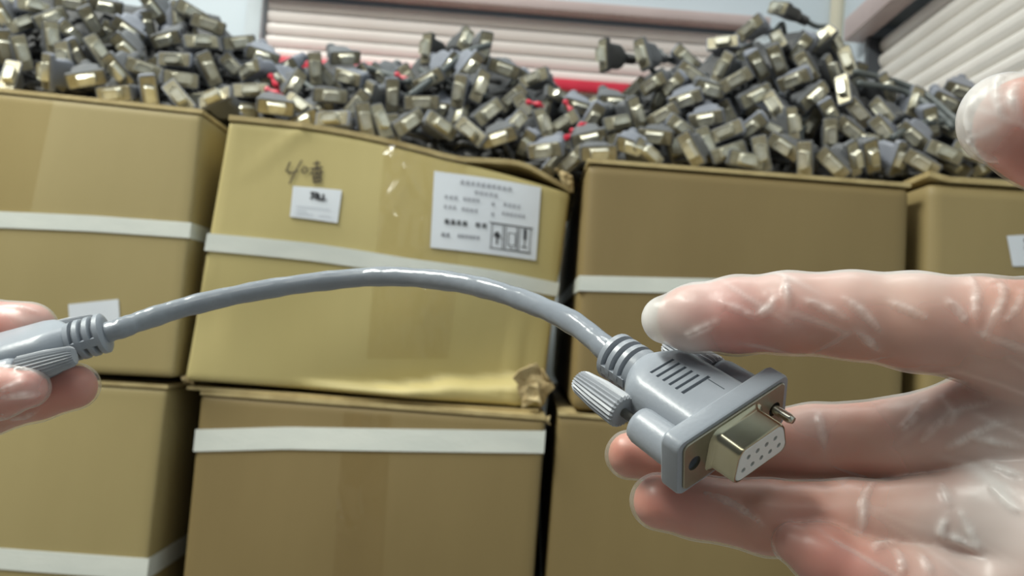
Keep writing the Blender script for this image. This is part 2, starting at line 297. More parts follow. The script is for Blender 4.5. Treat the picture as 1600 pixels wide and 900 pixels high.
class Carton:
    def __init__(s, name, label, px, Ys, depth, material, disp=None, bulge=0.004, yaw=0.0, rad=0.004, top=None, zfloor=None):
        """px: TL, TR, BR, BL pixels of the front face; Ys: their distances"""
        s.px = px; s.C = [PY(p[0], p[1], y) for p, y in zip(px, Ys)]
        if zfloor is not None:
            for i in (2, 3):
                t = s.C[i]; k = s.C[3 - i]; dirv = (t - k); f = (zfloor - k.z) / (t.z - k.z); s.C[i] = k + dirv * f
        s.n = (s.C[1] - s.C[0]).cross(s.C[3] - s.C[0]).normalized()
        if s.n.y > 0: s.n = -s.n
        s.dv = Vector((math.sin(yaw), math.cos(yaw), 0)) * depth; s.depth = depth
        s.W = (s.C[1] - s.C[0]).length; s.H = (s.C[3] - s.C[0]).length
        s.bulge = bulge; s.disp = disp; s.top = top
        base = (s.C[2] + s.C[3]) / 2 + s.dv / 2
        s.root = empty(name, base); tag(s.root, label, 'box', 'taped kraft cartons in the stack')
        s.material = material
        s.build(rad)
    def front(s, u, v, off=0.0, w=0.0):
        C = s.C
        p = C[0] * ((1 - u) * (1 - v)) + C[1] * (u * (1 - v)) + C[2] * (u * v) + C[3] * ((1 - u) * v)
        d = s.bulge * max(0, math.sin(math.pi * min(max(u, 0), 1))) * max(0, math.sin(math.pi * min(max(v, 0), 1)))
        if s.top: p = p + Vector((0, 0, 1)) * s.top(u) * max(0.0, 1 - v * 1.6)
        if s.disp: d += s.disp(u, v)
        return p + s.dv * w + s.n * (d * max(0.0, 1 - w * 8) + off)
    def uv(s, p): return inv_bilinear(s.px, p)
    def build(s, r):
        def lines(L, n):
            e = r / L; return [0, e * 0.3, e] + [e + (1 - 2 * e) * i / n for i in range(1, n)] + [1 - e, 1 - e * 0.3, 1]
        U, Vv, Wl = lines(s.W, 44), lines(s.H, 60), lines(s.depth, 8)
        verts = {}; VL = []; F = []
        def vid(i, j, k):
            key = (i, j, k)
            if key not in verts:
                q = [U[i] * s.W, Vv[j] * s.H, Wl[k] * s.depth]; dims = [s.W, s.H, s.depth]
                c = [min(max(q[a], r), dims[a] - r) for a in range(3)]; dlt = [q[a] - c[a] for a in range(3)]
                l = math.sqrt(sum(x * x for x in dlt))
                if l > 1e-9: q = [c[a] + dlt[a] * r / l for a in range(3)]
                verts[key] = len(VL); VL.append(s.front(q[0] / s.W, q[1] / s.H, 0, q[2] / s.depth))
            return verts[key]
        a, b, c = len(U) - 1, len(Vv) - 1, len(Wl) - 1
        for i in range(a):
            for j in range(b):
                F.append((vid(i, j, 0), vid(i, j + 1, 0), vid(i + 1, j + 1, 0), vid(i + 1, j, 0)))
                F.append((vid(i, j, c), vid(i + 1, j, c), vid(i + 1, j + 1, c), vid(i, j + 1, c)))
        for i in range(a):
            for k in range(c):
                F.append((vid(i, 0, k), vid(i + 1, 0, k), vid(i + 1, 0, k + 1), vid(i, 0, k + 1)))
                F.append((vid(i, b, k), vid(i, b, k + 1), vid(i + 1, b, k + 1), vid(i + 1, b, k)))
        for j in range(b):
            for k in range(c):
                F.append((vid(0, j, k), vid(0, j, k + 1), vid(0, j + 1, k + 1), vid(0, j + 1, k)))
                F.append((vid(a, j, k), vid(a, j + 1, k), vid(a, j + 1, k + 1), vid(a, j, k + 1)))
        link_mesh('carton_body', mesh_from('carton_body', VL, F, True), s.material, s.root)
    def patch(s, name, quad_uv, material, off=0.0006, nu=8, nv=6, parent=None, thick=0.0005, ridges=()):
        """a sheet on the front face between four uv corners (TL TR BR BL)"""
        V = []; F = []
        for layer in ((off, off - thick) if thick else (off,)):
            for j in range(nv + 1):
                for i in range(nu + 1):
                    a, b = i / nu, j / nv
                    u = (quad_uv[0][0] * (1 - a) + quad_uv[1][0] * a) * (1 - b) + (quad_uv[3][0] * (1 - a) + quad_uv[2][0] * a) * b
                    v = (quad_uv[0][1] * (1 - a) + quad_uv[1][1] * a) * (1 - b) + (quad_uv[3][1] * (1 - a) + quad_uv[2][1] * a) * b
                    rd = 0.0
                    for (ua, va, ub, vb, hgt, wd_) in ridges:      # puckers in the film
                        ex, ey = (ub - ua) * s.W, (vb - va) * s.H; qx, qy = (u - ua) * s.W, (v - va) * s.H
                        t_ = min(max((qx * ex + qy * ey) / (ex * ex + ey * ey), 0), 1); dd = math.hypot(qx - ex * t_, qy - ey * t_)
                        rd += hgt * math.exp(-(dd / wd_) ** 2)
                    V.append(s.front(u, v, layer + rd))
        N = (nu + 1) * (nv + 1); I = lambda i, j, l: l * N + j * (nu + 1) + i
        for j in range(nv):
            for i in range(nu):
                F.append((I(i, j, 0), I(i, j + 1, 0), I(i + 1, j + 1, 0), I(i + 1, j, 0)))
                if thick: F.append((I(i, j, 1), I(i + 1, j, 1), I(i + 1, j + 1, 1), I(i, j + 1, 1)))
        for i in range(nu if thick else 0):
            F.append((I(i, 0, 0), I(i + 1, 0, 0), I(i + 1, 0, 1), I(i, 0, 1))); F.append((I(i, nv, 0), I(i, nv, 1), I(i + 1, nv, 1), I(i + 1, nv, 0)))
        for j in range(nv if thick else 0):
            F.append((I(0, j, 0), I(0, j, 1), I(0, j + 1, 1), I(0, j + 1, 0))); F.append((I(nu, j, 0), I(nu, j + 1, 0), I(nu, j + 1, 1), I(nu, j, 1)))
        return link_mesh(name, mesh_from(name, V, F, not thick), material, parent or s.root)
    def strap(s, pts, half_px=13.5, off=0.0012):
        """white band: pixel points along its centre; it wraps round both sides"""
        hv = half_px / max(1.0, (s.px[3][1] - s.px[0][1]))
        ctr = [s.uv(p) for p in pts]; us = [c[0] for c in ctr]; vs_ = [c[1] for c in ctr]
        path = []
        v0 = np.interp(0.0, us, vs_) if us[0] <= 0.02 else vs_[0] + (vs_[0] - vs_[1]) / (us[0] - us[1]) * (0 - us[0])
        v1 = vs_[-1] + (vs_[-1] - vs_[-2]) / (us[-1] - us[-2]) * (1 - us[-1])
        allu = [0.0] + [u for u in us if 0.01 < u < 0.99] + [1.0]; allv = [v0] + [v for u, v in zip(us, vs_) if 0.01 < u < 0.99] + [v1]
        side = (s.C[1] - s.C[0]).normalized()
        for w_ in (0.95, 0.5, 0.05): path.append((0.0, v0, w_, -side * off))
        for i in range(33):
            u = i / 32; o_ = Vector((0, 0, 0))
            if i == 0: o_ = -side * off * 0.7
            if i == 32: o_ = side * off * 0.7
            path.append((u, float(np.interp(u, allu, allv)), 0.0, s.n * off + o_))
        for w_ in (0.05, 0.5, 0.95): path.append((1.0, v1, w_, side * off))
        V = []; F = []
        for (u, v, w_, o_) in path:
            for k in (-1, -0.5, 0.5, 1):
                V.append(s.front(u, v + hv * k, 0, w_) + o_)
            for k in (-1, 1):
                V.append(s.front(u, v + hv * k, 0, w_) + o_ * 0.3)
        for i in range(len(path) - 1):
            a, b = i * 6, (i + 1) * 6
            for k in range(3): F.append((a + k, a + k + 1, b + k + 1, b + k))
            F.append((a + 4, a, b, b + 4)); F.append((a + 3, a + 5, b + 5, b + 3))
        o = link_mesh('strap', mesh_from('strap', V, F, False), 'strap', s.root); return o
    def flap(s, u0=0.0, u1=1.0, thick=0.0034, over=0.0006, lift=None, w1=0.48, name='top_flap'):
        V = []; F = []; n = 30
        for i in range(n + 1):
            u = u0 + (u1 - u0) * i / n
            lf = lift(u) if lift else 0.0
            for w_, o_ in ((0.0, over), (0.03, 0), (0.2, 0), (w1, 0)):
                base = s.front(u, 0.0, o_ if w_ == 0 else 0, w_)
                up = Vector((0, 0, 1))
                l = lf * max(0.0, 1 - w_ / max(w1, 0.01))
                V.append(base + up * (l + 0.0002)); V.append(base + up * (l + thick))
        for i in range(n):
            a, b = i * 8, (i + 1) * 8
            for k in range(3):
                F.append((a + 2 * k + 1, b + 2 * k + 1, b + 2 * k + 3, a + 2 * k + 3)); F.append((a + 2 * k, a + 2 * k + 2, b + 2 * k + 2, b + 2 * k))
            F.append((a, b, b + 1, a + 1)); F.append((a + 6, a + 7, b + 7, b + 6))
        for a in (0, n * 8):
            for k in range(3): F.append((a + 2 * k, a + 2 * k + 1, a + 2 * k + 3, a + 2 * k + 2))
        me = mesh_from(name, V, F); return link_mesh(name, me, 'kraft_edge', s.root)
    def strokes(s, name, lines, wpx, material, off=0.0011, parent=None):
        """flat ink ribbons given as pixel polylines, joined into one print"""
        V = []; F = []
        for ln in lines:
            wd = wpx; pts = ln
            if isinstance(ln, dict): wd = ln['w']; pts = ln['p']
            for (a, b) in zip(pts[:-1], pts[1:]):
                dx, dy = b[0] - a[0], b[1] - a[1]; L = math.hypot(dx, dy) or 1; ox, oy = -dy / L * wd / 2, dx / L * wd / 2
                ex, ey = dx / L * wd * 0.3, dy / L * wd * 0.3
                q = [(a[0] + ox - ex, a[1] + oy - ey), (b[0] + ox + ex, b[1] + oy + ey), (b[0] - ox + ex, b[1] - oy + ey), (a[0] - ox - ex, a[1] - oy - ey)]
                k = len(V)
                for p in q:
                    u, v = s.uv(p); V.append(s.front(u, v, off))
                F.append((k, k + 1, k + 2, k + 3))
        return link_mesh(name, mesh_from(name, V, F), material, parent or s.root)

Z_SEAM = None
# --- lower row
cE = Carton('carton', 'lower left brown carton with one white strap, under the left carton', [(-275, 575), (262, 608), (222, 960), (-330, 930)], (0.735,) * 4, 0.56, 'kraft_a', yaw=-0.0, zfloor=0.0)
cE.strap([(-300, 792), (0, 815), (225, 829)], 13)
cE.flap()
cF = Carton('carton', 'lower middle carton with a white strap just under its top edge', [(313, 617), (852, 657), (832, 930), (282, 930)], (0.745,) * 4, 0.56, 'kraft_c', yaw=0.0, bulge=0.006, zfloor=0.0)
cF.strap([(312, 669), (450, 667), (640, 672), (846, 678)], 12.5)
cF.flap(thick=0.0038)
cF.patch('packing_tape', [cF.uv((538, 640)), cF.uv((612, 645)), cF.uv((600, 1000)), cF.uv((520, 1000))], 'tape', 0.0007, 24, 90, thick=0, ridges=[cF.uv((528, 728)) + cF.uv((536, 755)) + (0.002, 0.004), cF.uv((536, 755)) + cF.uv((556, 764)) + (0.002, 0.004), cF.uv((575, 648)) + cF.uv((580, 652)) + (0.002, 0.004), cF.uv((560, 720)) + cF.uv((566, 750)) + (0.0015, 0.004)])
cG = Carton('carton', 'lower right carton with a white strap, behind the ring finger', [(872, 650), (1408, 690), (1390, 930), (850, 930)], (0.752,) * 4, 0.56, 'kraft_c', yaw=0.03, zfloor=0.0)
cG.strap([(852, 847), (1000, 857), (1220, 873), (1400, 890)], 12.5)
cG.flap()
cH = Carton('carton', 'lowest carton at the far right, hidden behind the palm', [(1432, 678), (1690, 698), (1680, 950), (1420, 930)], (0.77,) * 4, 0.54, 'kraft_a', yaw=0.02, zfloor=0.0)
cH.flap()
# --- upper row
cA = Carton('carton', 'upper left carton with a clear tape band and one white strap', [(-250, 118), (316, 178), (272, 590), (-300, 560)], (0.73,) * 4, 0.56, 'kraft_a', yaw=-0.0, bulge=0.005)
cA.strap([(-250, 333), (0, 346), (150, 352), (302, 362)], 13)
cA.flap(thick=0.0038)
cA.patch('packing_tape', [cA.uv((-45, 142)), cA.uv((84, 156)), cA.uv((52, 338)), cA.uv((-70, 332))], 'tape', 0.0007, 6, 14, thick=0)
lb = cA.patch('label_sticker', [cA.uv((110, 477)), cA.uv((187, 469)), cA.uv((190, 520)), cA.uv((112, 526))], 'paper', 0.0009)
def bdisp(u, v):
    # crushed lower edge: the board folds outward below a crease that climbs to the right corner
    crease = 0.965 - 0.10 * max(0.0, min(1.0, (u - 0.50) / 0.45)) ** 1.2 - 0.018 * math.exp(-((u - 0.72) / 0.05) ** 2)
    a = max(0.0, min(1.0, (u - 0.30) / 0.3)) * (1 - 0.5 * max(0.0, (u - 0.93) / 0.07))
    d = 0.0
    if v > crease:
        t = (v - crease) / max(1e-3, 1 - crease); d = a * 0.026 * min(1.0, t * 2.6) ** 0.8
    d += 0.0022 * math.sin(u * 9 + v * 4) * math.exp(-((v - 0.75) / 0.3) ** 2)
    d -= 0.004 * math.exp(-((u - 0.02) / 0.05) ** 2) * math.exp(-((v - 0.75) / 0.15) ** 2)
    # fold line that runs down the right hand side
    d += 0.003 * math.exp(-((u - 0.90) / 0.012) ** 2) * max(0.0, min(1.0, (v - 0.55) / 0.3))
    d += 0.0018 * math.exp(-((u + v * 0.6 - 0.20) / 0.02) ** 2) * max(0.0, 1 - v * 4)
    return d
def btop(u):
    return -0.012 * max(0.0, (u - 0.55) / 0.45) ** 1.6 + 0.006 * math.sin(min(1, u / 0.6) * math.pi) * 0.8
cB = Carton('carton', 'dented upper middle carton with a large printed white label and torn corner', [(357, 188), (893, 281), (846, 634), (287, 594)], (0.735, 0.80, 0.795, 0.732), 0.54, 'kraft_b', disp=bdisp, bulge=0.009, yaw=0.0, top=btop)
cB.strap([(329, 381), (480, 398), (620, 418), (760, 433), (889, 452)], 13.5, 0.0016)
cB.flap(thick=0.0045, over=0.001, lift=lambda u: 0.010 * max(0.0, min(1.0, (u - 0.66) / 0.16)) * max(0.0, 1 - max(0.0, (u - 0.86) / 0.14)))
rdg = []
for (x0, y0, x1, y1, hgt, wd_) in ((612, 222, 588, 280, 0.0035, 0.004), (622, 268, 588, 330, 0.003, 0.003), (618, 262, 640, 305, 0.003, 0.003), (600, 252, 603, 268, 0.004, 0.005), (612, 345, 606, 385, 0.0045, 0.006), (632, 350, 628, 384, 0.004, 0.005), (650, 345, 646, 375, 0.003, 0.004), (575, 340, 560, 400, 0.002, 0.004), (652, 455, 640, 495, 0.003, 0.003)):
    rdg.append(cB.uv((x0, y0)) + cB.uv((x1, y1)) + (hgt, wd_))
cB.patch('packing_tape', [cB.uv((590, 216)), cB.uv((722, 238)), cB.uv((690, 560)), cB.uv((560, 560))], 'tape', 0.0009, 48, 120, thick=0, ridges=rdg)
cC = Carton('carton', 'upper right carton with a white strap, behind the pointing finger', [(918, 254), (1423, 293), (1411, 672), (893, 640)], (0.752,) * 4, 0.56, 'kraft_c', yaw=0.02, bulge=0.004, rad=0.007)
cC.strap([(904, 444), (1060, 448), (1250, 452), (1415, 460)], 12)
cC.flap(thick=0.0038)
cD = Carton('carton', 'upper carton at the far right with a small white sticker', [(1451, 283), (1690, 298), (1680, 675), (1441, 660)], (0.748,) * 4, 0.56, 'kraft_d', yaw=0.0, bulge=0.004, rad=0.010)
cD.flap(thick=0.005, lift=lambda u: 0.004 * max(0, 1 - u * 8))
ld = cD.patch('label_sticker', [cD.uv((1570, 370)), cD.uv((1640, 366)), cD.uv((1648, 416)), cD.uv((1578, 418))], 'paper', 0.0009)
cD.strokes('printed_mark', [[(1597, 376), (1604, 388)], [(1604, 376), (1598, 390)], [(1608, 376), (1612, 388), (1618, 376)]], 4, 'ink', 0.0016, ld)
# --- writing and labels on the middle carton
lab = cB.patch('shipping_label', [cB.uv((667, 267)), cB.uv((842, 279)), cB.uv((833, 402)), cB.uv((659, 388))], 'paper', 0.0016, 10, 8)
Lx, Ly = Vector((175, 12, 0)) / 175, Vector((-8, 122, 0)) / 122
def LP(x, y):   # label millimetre-like coordinates in pixels from its top left corner
    p = Vector((667, 267, 0)) + Lx * x + Ly * y; return (p.x, p.y)
def glyphs(x, y, n, size, gap, seed, solid=False):
    """rows of small dense characters, too blurred in the photograph to read"""
    r_ = random.Random(seed); out = []
    for i in range(n):
        cx = x + i * (size + gap)
        for k in range(3 if not solid else 4):
            yy = y + size * (0.12 + 0.76 * k / (2 if not solid else 3)); l = size * r_.uniform(0.55, 1.0); o = (size - l) / 2
            out.append([LP(cx + o, yy), LP(cx + o + l, yy)])
        for k in range(2):
            xx = cx + size * (r_.uniform(0.15, 0.45) + 0.4 * k); out.append([LP(xx, y + size * r_.uniform(0, 0.3)), LP(xx, y + size * r_.uniform(0.7, 1.0))])
    return out
cB.strokes('printed_text', glyphs(42, 9, 10, 7.2, 1.4, 1), 0.9, 'ink_soft', 0.0024, lab)
cB.strokes('printed_text', glyphs(66, 23, 5, 6.5, 1.4, 2), 0.8, 'ink_soft', 0.0024, lab)
cB.strokes('printed_text', glyphs(18, 36, 3, 6, 1.6, 3) + glyphs(48, 36, 4, 6, 1, 4) + glyphs(94, 38, 1, 6, 1, 5) + glyphs(114, 36, 4, 6, 1.5, 6), 0.8, 'ink_soft', 0.0024, lab)
cB.strokes('printed_text', glyphs(18, 52, 3, 5.5, 1.6, 7) + glyphs(46, 53, 4, 5.5, 1.5, 8) + glyphs(94, 55, 1, 6, 1, 9) + glyphs(112, 51, 6, 5.5, 1.2, 10), 0.8, 'ink_soft', 0.0024, lab)
cB.strokes('printed_text', glyphs(20, 74, 4, 8, 1.6, 11, True) + glyphs(70, 74, 2, 8, 2.5, 12, True), 1.3, 'ink', 0.0024, lab)
cB.strokes('printed_text', glyphs(16, 96, 2, 6.5, 1, 13, True) + glyphs(42, 96, 6, 5, 1.2, 14), 1.0, 'ink_soft', 0.0024, lab)
ic = []
for i in range(3):
    x0 = 97 + i * 23
    ic.append([LP(x0, 72), LP(x0 + 19, 72), LP(x0 + 19, 112), LP(x0, 112), LP(x0, 72)])
ic += [[LP(92, 71), LP(166, 71)], [LP(95, 112), LP(165, 113)]]
ic += [[LP(125, 84), LP(137, 84), LP(137, 104), LP(125, 104), LP(125, 84)], [LP(128, 108), LP(134, 108)]]
ic += [{'w': 2.5, 'p': [LP(106.5, 92), LP(106.5, 104)]}, {'w': 6, 'p': [LP(103, 90), LP(110, 91)]}, {'w': 3, 'p': [LP(105, 86), LP(108, 86)]},
       {'w': 5, 'p': [LP(152.5, 76), LP(152.5, 90)]}, {'w': 1.5, 'p': [LP(152.5, 90), LP(152.5, 103)]}, {'w': 1.8, 'p': [LP(148, 104), LP(157, 104)]}]
cB.strokes('handling_icons', ic, 1.3, 'ink', 0.0024, lab)
sml = cB.patch('certification_sticker', [cB.uv((450, 297)), cB.uv((523, 304)), cB.uv((516, 354)), cB.uv((445, 344))], 'paper', 0.0014)
cB.strokes('printed_mark', [{'w': 3.2, 'p': [(477, 308), (485, 309), (485, 318)]}, {'w': 3, 'p': [(478, 309), (479, 314), (485, 314)]}, {'w': 2.6, 'p': [(480, 314), (476, 317)]},
                            {'w': 3.2, 'p': [(488, 310), (489, 318), (495, 319), (495, 311)]}, {'w': 1.2, 'p': [(497, 319), (501, 319.5)]}], 3, 'ink', 0.0022, sml)
cB.strokes('fine_print', [[(455, 328), (505, 334)], [(454, 334), (470, 336)], [(453, 339), (480, 342)], [(488, 343), (506, 345)]], 1.0, mat('fine_print_ink', (176, 182, 192), 0.6), 0.0022, sml)
cB.strokes('handwriting', [{'w': 2.2, 'p': [(446, 260), (440, 273), (446, 277), (457, 274)]}, {'w': 2.2, 'p': [(463, 258), (454, 274), (445, 293)]},
                           {'w': 2.0, 'p': [(464, 272), (468, 268), (472, 271), (470, 276), (465, 277), (463, 273)]},
                           {'w': 2.4, 'p': [(481, 263), (490, 262)]}, {'w': 2.2, 'p': [(486, 259), (485, 278)]}, {'w': 2.4, 'p': [(476, 271), (494, 269)]}, {'w': 2.2, 'p': [(485, 268), (476, 279)]},
                           {'w': 2.2, 'p': [(486, 269), (494, 277)]}, {'w': 2.4, 'p': [(480, 279), (491, 278), (491, 291), (481, 292), (480, 279)]}, {'w': 2.2, 'p': [(481, 285), (491, 284)]}, {'w': 2, 'p': [(486, 278), (486, 292)]}], 2, 'marker', 0.0016)
# torn, crumpled corner of the middle carton
def crumple(name, px, py, Y, sx, sy, sz, seed, parent, material='kraft_torn', n=9):
    r_ = random.Random(seed); bm = bmesh.new(); bmesh.ops.create_icosphere(bm, subdivisions=2, radius=1.0)
    c = PY(px, py, Y)
    for v in bm.verts:
        k = 0.65 + 0.55 * r_.random(); v.co = Vector((v.co.x * sx * k, v.co.y * sy * k, v.co.z * sz * k)) + c
    return link_mesh(name, bm_mesh(name, bm), material, parent)
def torn_sheet(quad, Y, seed, parent, amp=0.004, n=3):
    """a ragged piece of board folded out of the corner, quad in pixels"""
    r_ = random.Random(seed); bm = bmesh.new(); g = []
    for j in range(n + 1):
        row = []
        for i in range(n + 1):
            a, b = i / n, j / n
            x = (quad[0][0] * (1 - a) + quad[1][0] * a) * (1 - b) + (quad[3][0] * (1 - a) + quad[2][0] * a) * b + r_.gauss(0, 1.6)
            y = (quad[0][1] * (1 - a) + quad[1][1] * a) * (1 - b) + (quad[3][1] * (1 - a) + quad[2][1] * a) * b + r_.gauss(0, 1.6)
            row.append(bm.verts.new(PY(x, y, Y + r_.uniform(-amp, amp))))
        g.append(row)
    for j in range(n):
        for i in range(n): bm.faces.new((g[j][i], g[j + 1][i], g[j + 1][i + 1], g[j][i + 1]))
    bmesh.ops.triangulate(bm, faces=bm.faces); o = link_mesh('torn_board', bm_mesh('torn_board', bm), 'kraft_torn', parent)
    md = o.modifiers.new('thickness', 'SOLIDIFY'); md.thickness = 0.0014; return o
torn_sheet([(800, 588), (838, 562), (850, 600), (822, 628)], 0.752, 3, cB.root)
torn_sheet([(828, 570), (852, 580), (864, 606), (842, 634)], 0.762, 5, cB.root)
torn_sheet([(806, 606), (840, 598), (846, 630), (818, 634)], 0.750, 6, cB.root, 0.003)
torn_sheet([(282, 586), (304, 590), (302, 600), (284, 598)], 0.740, 8, cB.root, 0.003)
torn_sheet([(868, 262), (895, 276), (893, 300), (880, 284)], 0.772, 9, cB.root, 0.004)
torn_sheet([(296, 405), (322, 395), (314, 470), (298, 480)], 0.775, 11, cB.root, 0.006)
torn_sheet([(838, 648), (862, 652), (858, 662), (836, 660)], 0.755, 12, cF.root, 0.004)
# lower fold of the middle carton: board edge seen as a dark double line
for k, (a, b, Yf, t) in enumerate((((292, 603), (842, 641), 0.742, 0.0028),)):
    pa, pb = PY(*a, Yf), PY(*b, Yf + 0.02); V = []
    for p in (pa, pb):
        for dy in (0, 0.12):
            for dz in (-t, 0): V.append(p + Vector((0, dy, dz)))
    F = [(0, 4, 5, 1), (2, 3, 7, 6), (0, 2, 6, 4), (1, 5, 7, 3), (0, 1, 3, 2), (4, 6, 7, 5)]
    link_mesh('bottom_flap', mesh_from('bottom_flap', V, F), 'kraft_edge', cB.root)
# ------------------------------------------------------------------ heap of cables on the cartons
def to_m(pts): return [(x * 0.001, y * 0.001, z * 0.001) for x, y, z in pts]
def ring(wd, ht, r, y, n=3): return [(x, y, z) for x, z in rrect(wd, ht, r, n)]
V, F = loft([to_m(ring(*a)) for a in ((34, 14, 2.2, 0), (34, 14, 2.2, -4.6), (25, 13, 3, -5.2), (25, 13, 4, -20), (19, 12.4, 4.5, -24), (11, 11, 5.4, -27.5),
                                      (11, 11, 5.4, -30), (8.6, 8.6, 4.2, -30.6), (8.6, 8.6, 4.2, -32), (11, 11, 5.4, -32.6), (11, 11, 5.4, -35), (8.4, 8.4, 4.1, -35.6), (8.4, 8.4, 4.1, -37), (10.6, 10.6, 5.2, -37.5), (10.6, 10.6, 5.2, -40))])
hood_src = mesh_from('hood', V, F, True); hood_src.set_sharp_from_angle(angle=math.radians(40))
V, F = loft([to_m(ring(31, 12.2, 1.6, -0.1)), to_m(ring(31, 12.2, 1.6, 0.5)), to_m(ring(30.6, 11.8, 1.5, 0.7))]); plate_src = mesh_from('face_plate', V, F, False)
def dring(wd, ht, y, r=2.0, inset=0.0, n=3):
    """D outline: wider at the bottom"""
    pts = []
    for x, z in rrect(wd, ht, r, n):
        k = 1.0 - 0.10 * (z / ht + 0.5) * 2; pts.append((x * k, y, z))
    return pts
V, F = loft([to_m(dring(18.6, 10.0, 0.6)), to_m(dring(17.4, 8.8, 1.6)), to_m(dring(17.0, 8.4, 6.4)), to_m(dring(16.4, 7.8, 6.8)), to_m(dring(15.6, 7.0, 6.8, 1.7)), to_m(dring(15.6, 7.0, 5.9, 1.7))])
shell_src = mesh_from('socket_shell', V, F, True); shell_src.set_sharp_from_angle(angle=math.radians(40))
cord_src = []
for k in range(4):
    r_ = random.Random(20 + k); p = [Vector((0, -0.039, 0)), Vector((0, -0.055, 0))]
    for i in range(2):
        p.append(p[-1] + Vector((r_.uniform(-0.008, 0.008), -0.012, r_.uniform(-0.006, 0.006))))
    V, F = tube(catmull(p, 4), 0.0029, 7); cord_src.append(mesh_from('cord', V, F, True))
cord_src[0].materials.append(M['heap_cord']); [c.materials.append(M['heap_cord']) for c in cord_src[1:]]
hood_variants = {}
for key in ('heap_pvc', 'heap_pvc2', 'heap_dark'):
    h = hood_src.copy(); h.materials.append(M[key]); hood_variants[key] = h
plate_src.materials.append(M['tin_heap']); shell_src.materials.append(M['shell_heap'])
TOPX = [-300, 0, 100, 250, 335, 352, 375, 410, 440, 470, 520, 560, 600, 640, 660, 700, 740, 770, 800, 850, 880, 965, 1000, 1050, 1100, 1150, 1200, 1235, 1260, 1320, 1350, 1400, 1450, 1500, 1600, 1800]
TOPY = [-60, -40, -25, -8, 0, 30, 48, 70, 92, 95, 84, 90, 108, 92, 70, 70, 48, 68, 100, 112, 140, 142, 112, 84, 75, 40, 50, 20, 30, 62, 100, 120, 128, 130, 150, 170]
BOTX = [-300, 0, 316, 357, 600, 893, 918, 1423, 1462, 1800]
BOTY = [112, 133, 168, 184, 210, 272, 246, 285, 277, 300]
def heap_v(px, py):
    t, b = np.interp(px, TOPX, TOPY), np.interp(px, BOTX, BOTY); return float((b - py) / max(20.0, b - t))
GROUPS = [('connectors heaped on the upper left carton', 'upper left carton', 338), ('connectors heaped on the dented middle carton', 'dented middle carton', 880),
          ('connectors heaped on the upper right carton', 'upper right carton', 1425), ('connectors heaped on the far right carton', 'far right carton', 9999)]
n_conn = 0; CONN = []
def connector(px, py, ang, yaw=None, tilt=None, matkey=None, Y=None, label=None, scale=1.0, cord=True):
    """ang: image angle of the flange (clockwise); yaw/tilt turn the face away from the viewer to the right / upwards"""
    global n_conn
    r_ = random.Random(n_conn * 13 + 5); n_conn += 1
    if yaw is None: yaw = r_.gauss(0, 23)
    if tilt is None: tilt = r_.gauss(0, 19)
    if Y is None: Y = 0.765 + 0.15 * max(0.0, heap_v(px, py)) + r_.uniform(-0.010, 0.014)
    tilt = max(tilt, -21)
    p = PY(px, py, Y); vd = (CAM - p).normalized()
    a = math.radians(ang); wv = RGT * math.cos(a) - UPV * math.sin(a); wv = (wv - vd * wv.dot(vd)).normalized(); nv = vd.cross(wv)   # flange axis, thickness axis
    if r_.random() < 0.5: wv, nv = -wv, -nv
    ax = (vd + RGT * math.tan(math.radians(yaw)) + UPV * math.tan(math.radians(tilt))).normalized()
    wv = (wv - ax * wv.dot(ax)).normalized(); X_ = wv; Z_ = X_.cross(ax)
    mk_ = matkey or ('heap_pvc2' if r_.random() < 0.3 else 'heap_pvc')
    o = empty('cable_connector', (0, 0, 0))
    mw = Matrix(((X_.x, ax.x, Z_.x, p.x), (X_.y, ax.y, Z_.y, p.y), (X_.z, ax.z, Z_.z, p.z), (0, 0, 0, 1))) @ Matrix.Scale(scale, 4)
    o.matrix_world = mw
    g = next(g for g in GROUPS if px < g[2])
    tag(o, label, 'connector', g[0]); CONN.append((o, px, py, ang, cord, label, mk_))
    mk = mk_
    for nm, me in (('hood', hood_variants[mk]), ('face_plate', plate_src), ('socket_shell', shell_src)) + ((('cord', cord_src[n_conn % 4]),) if cord and tilt > -12 else ()):
        c = bpy.data.objects.new(nm, me); COL.objects.link(c); c.parent = o
    return o
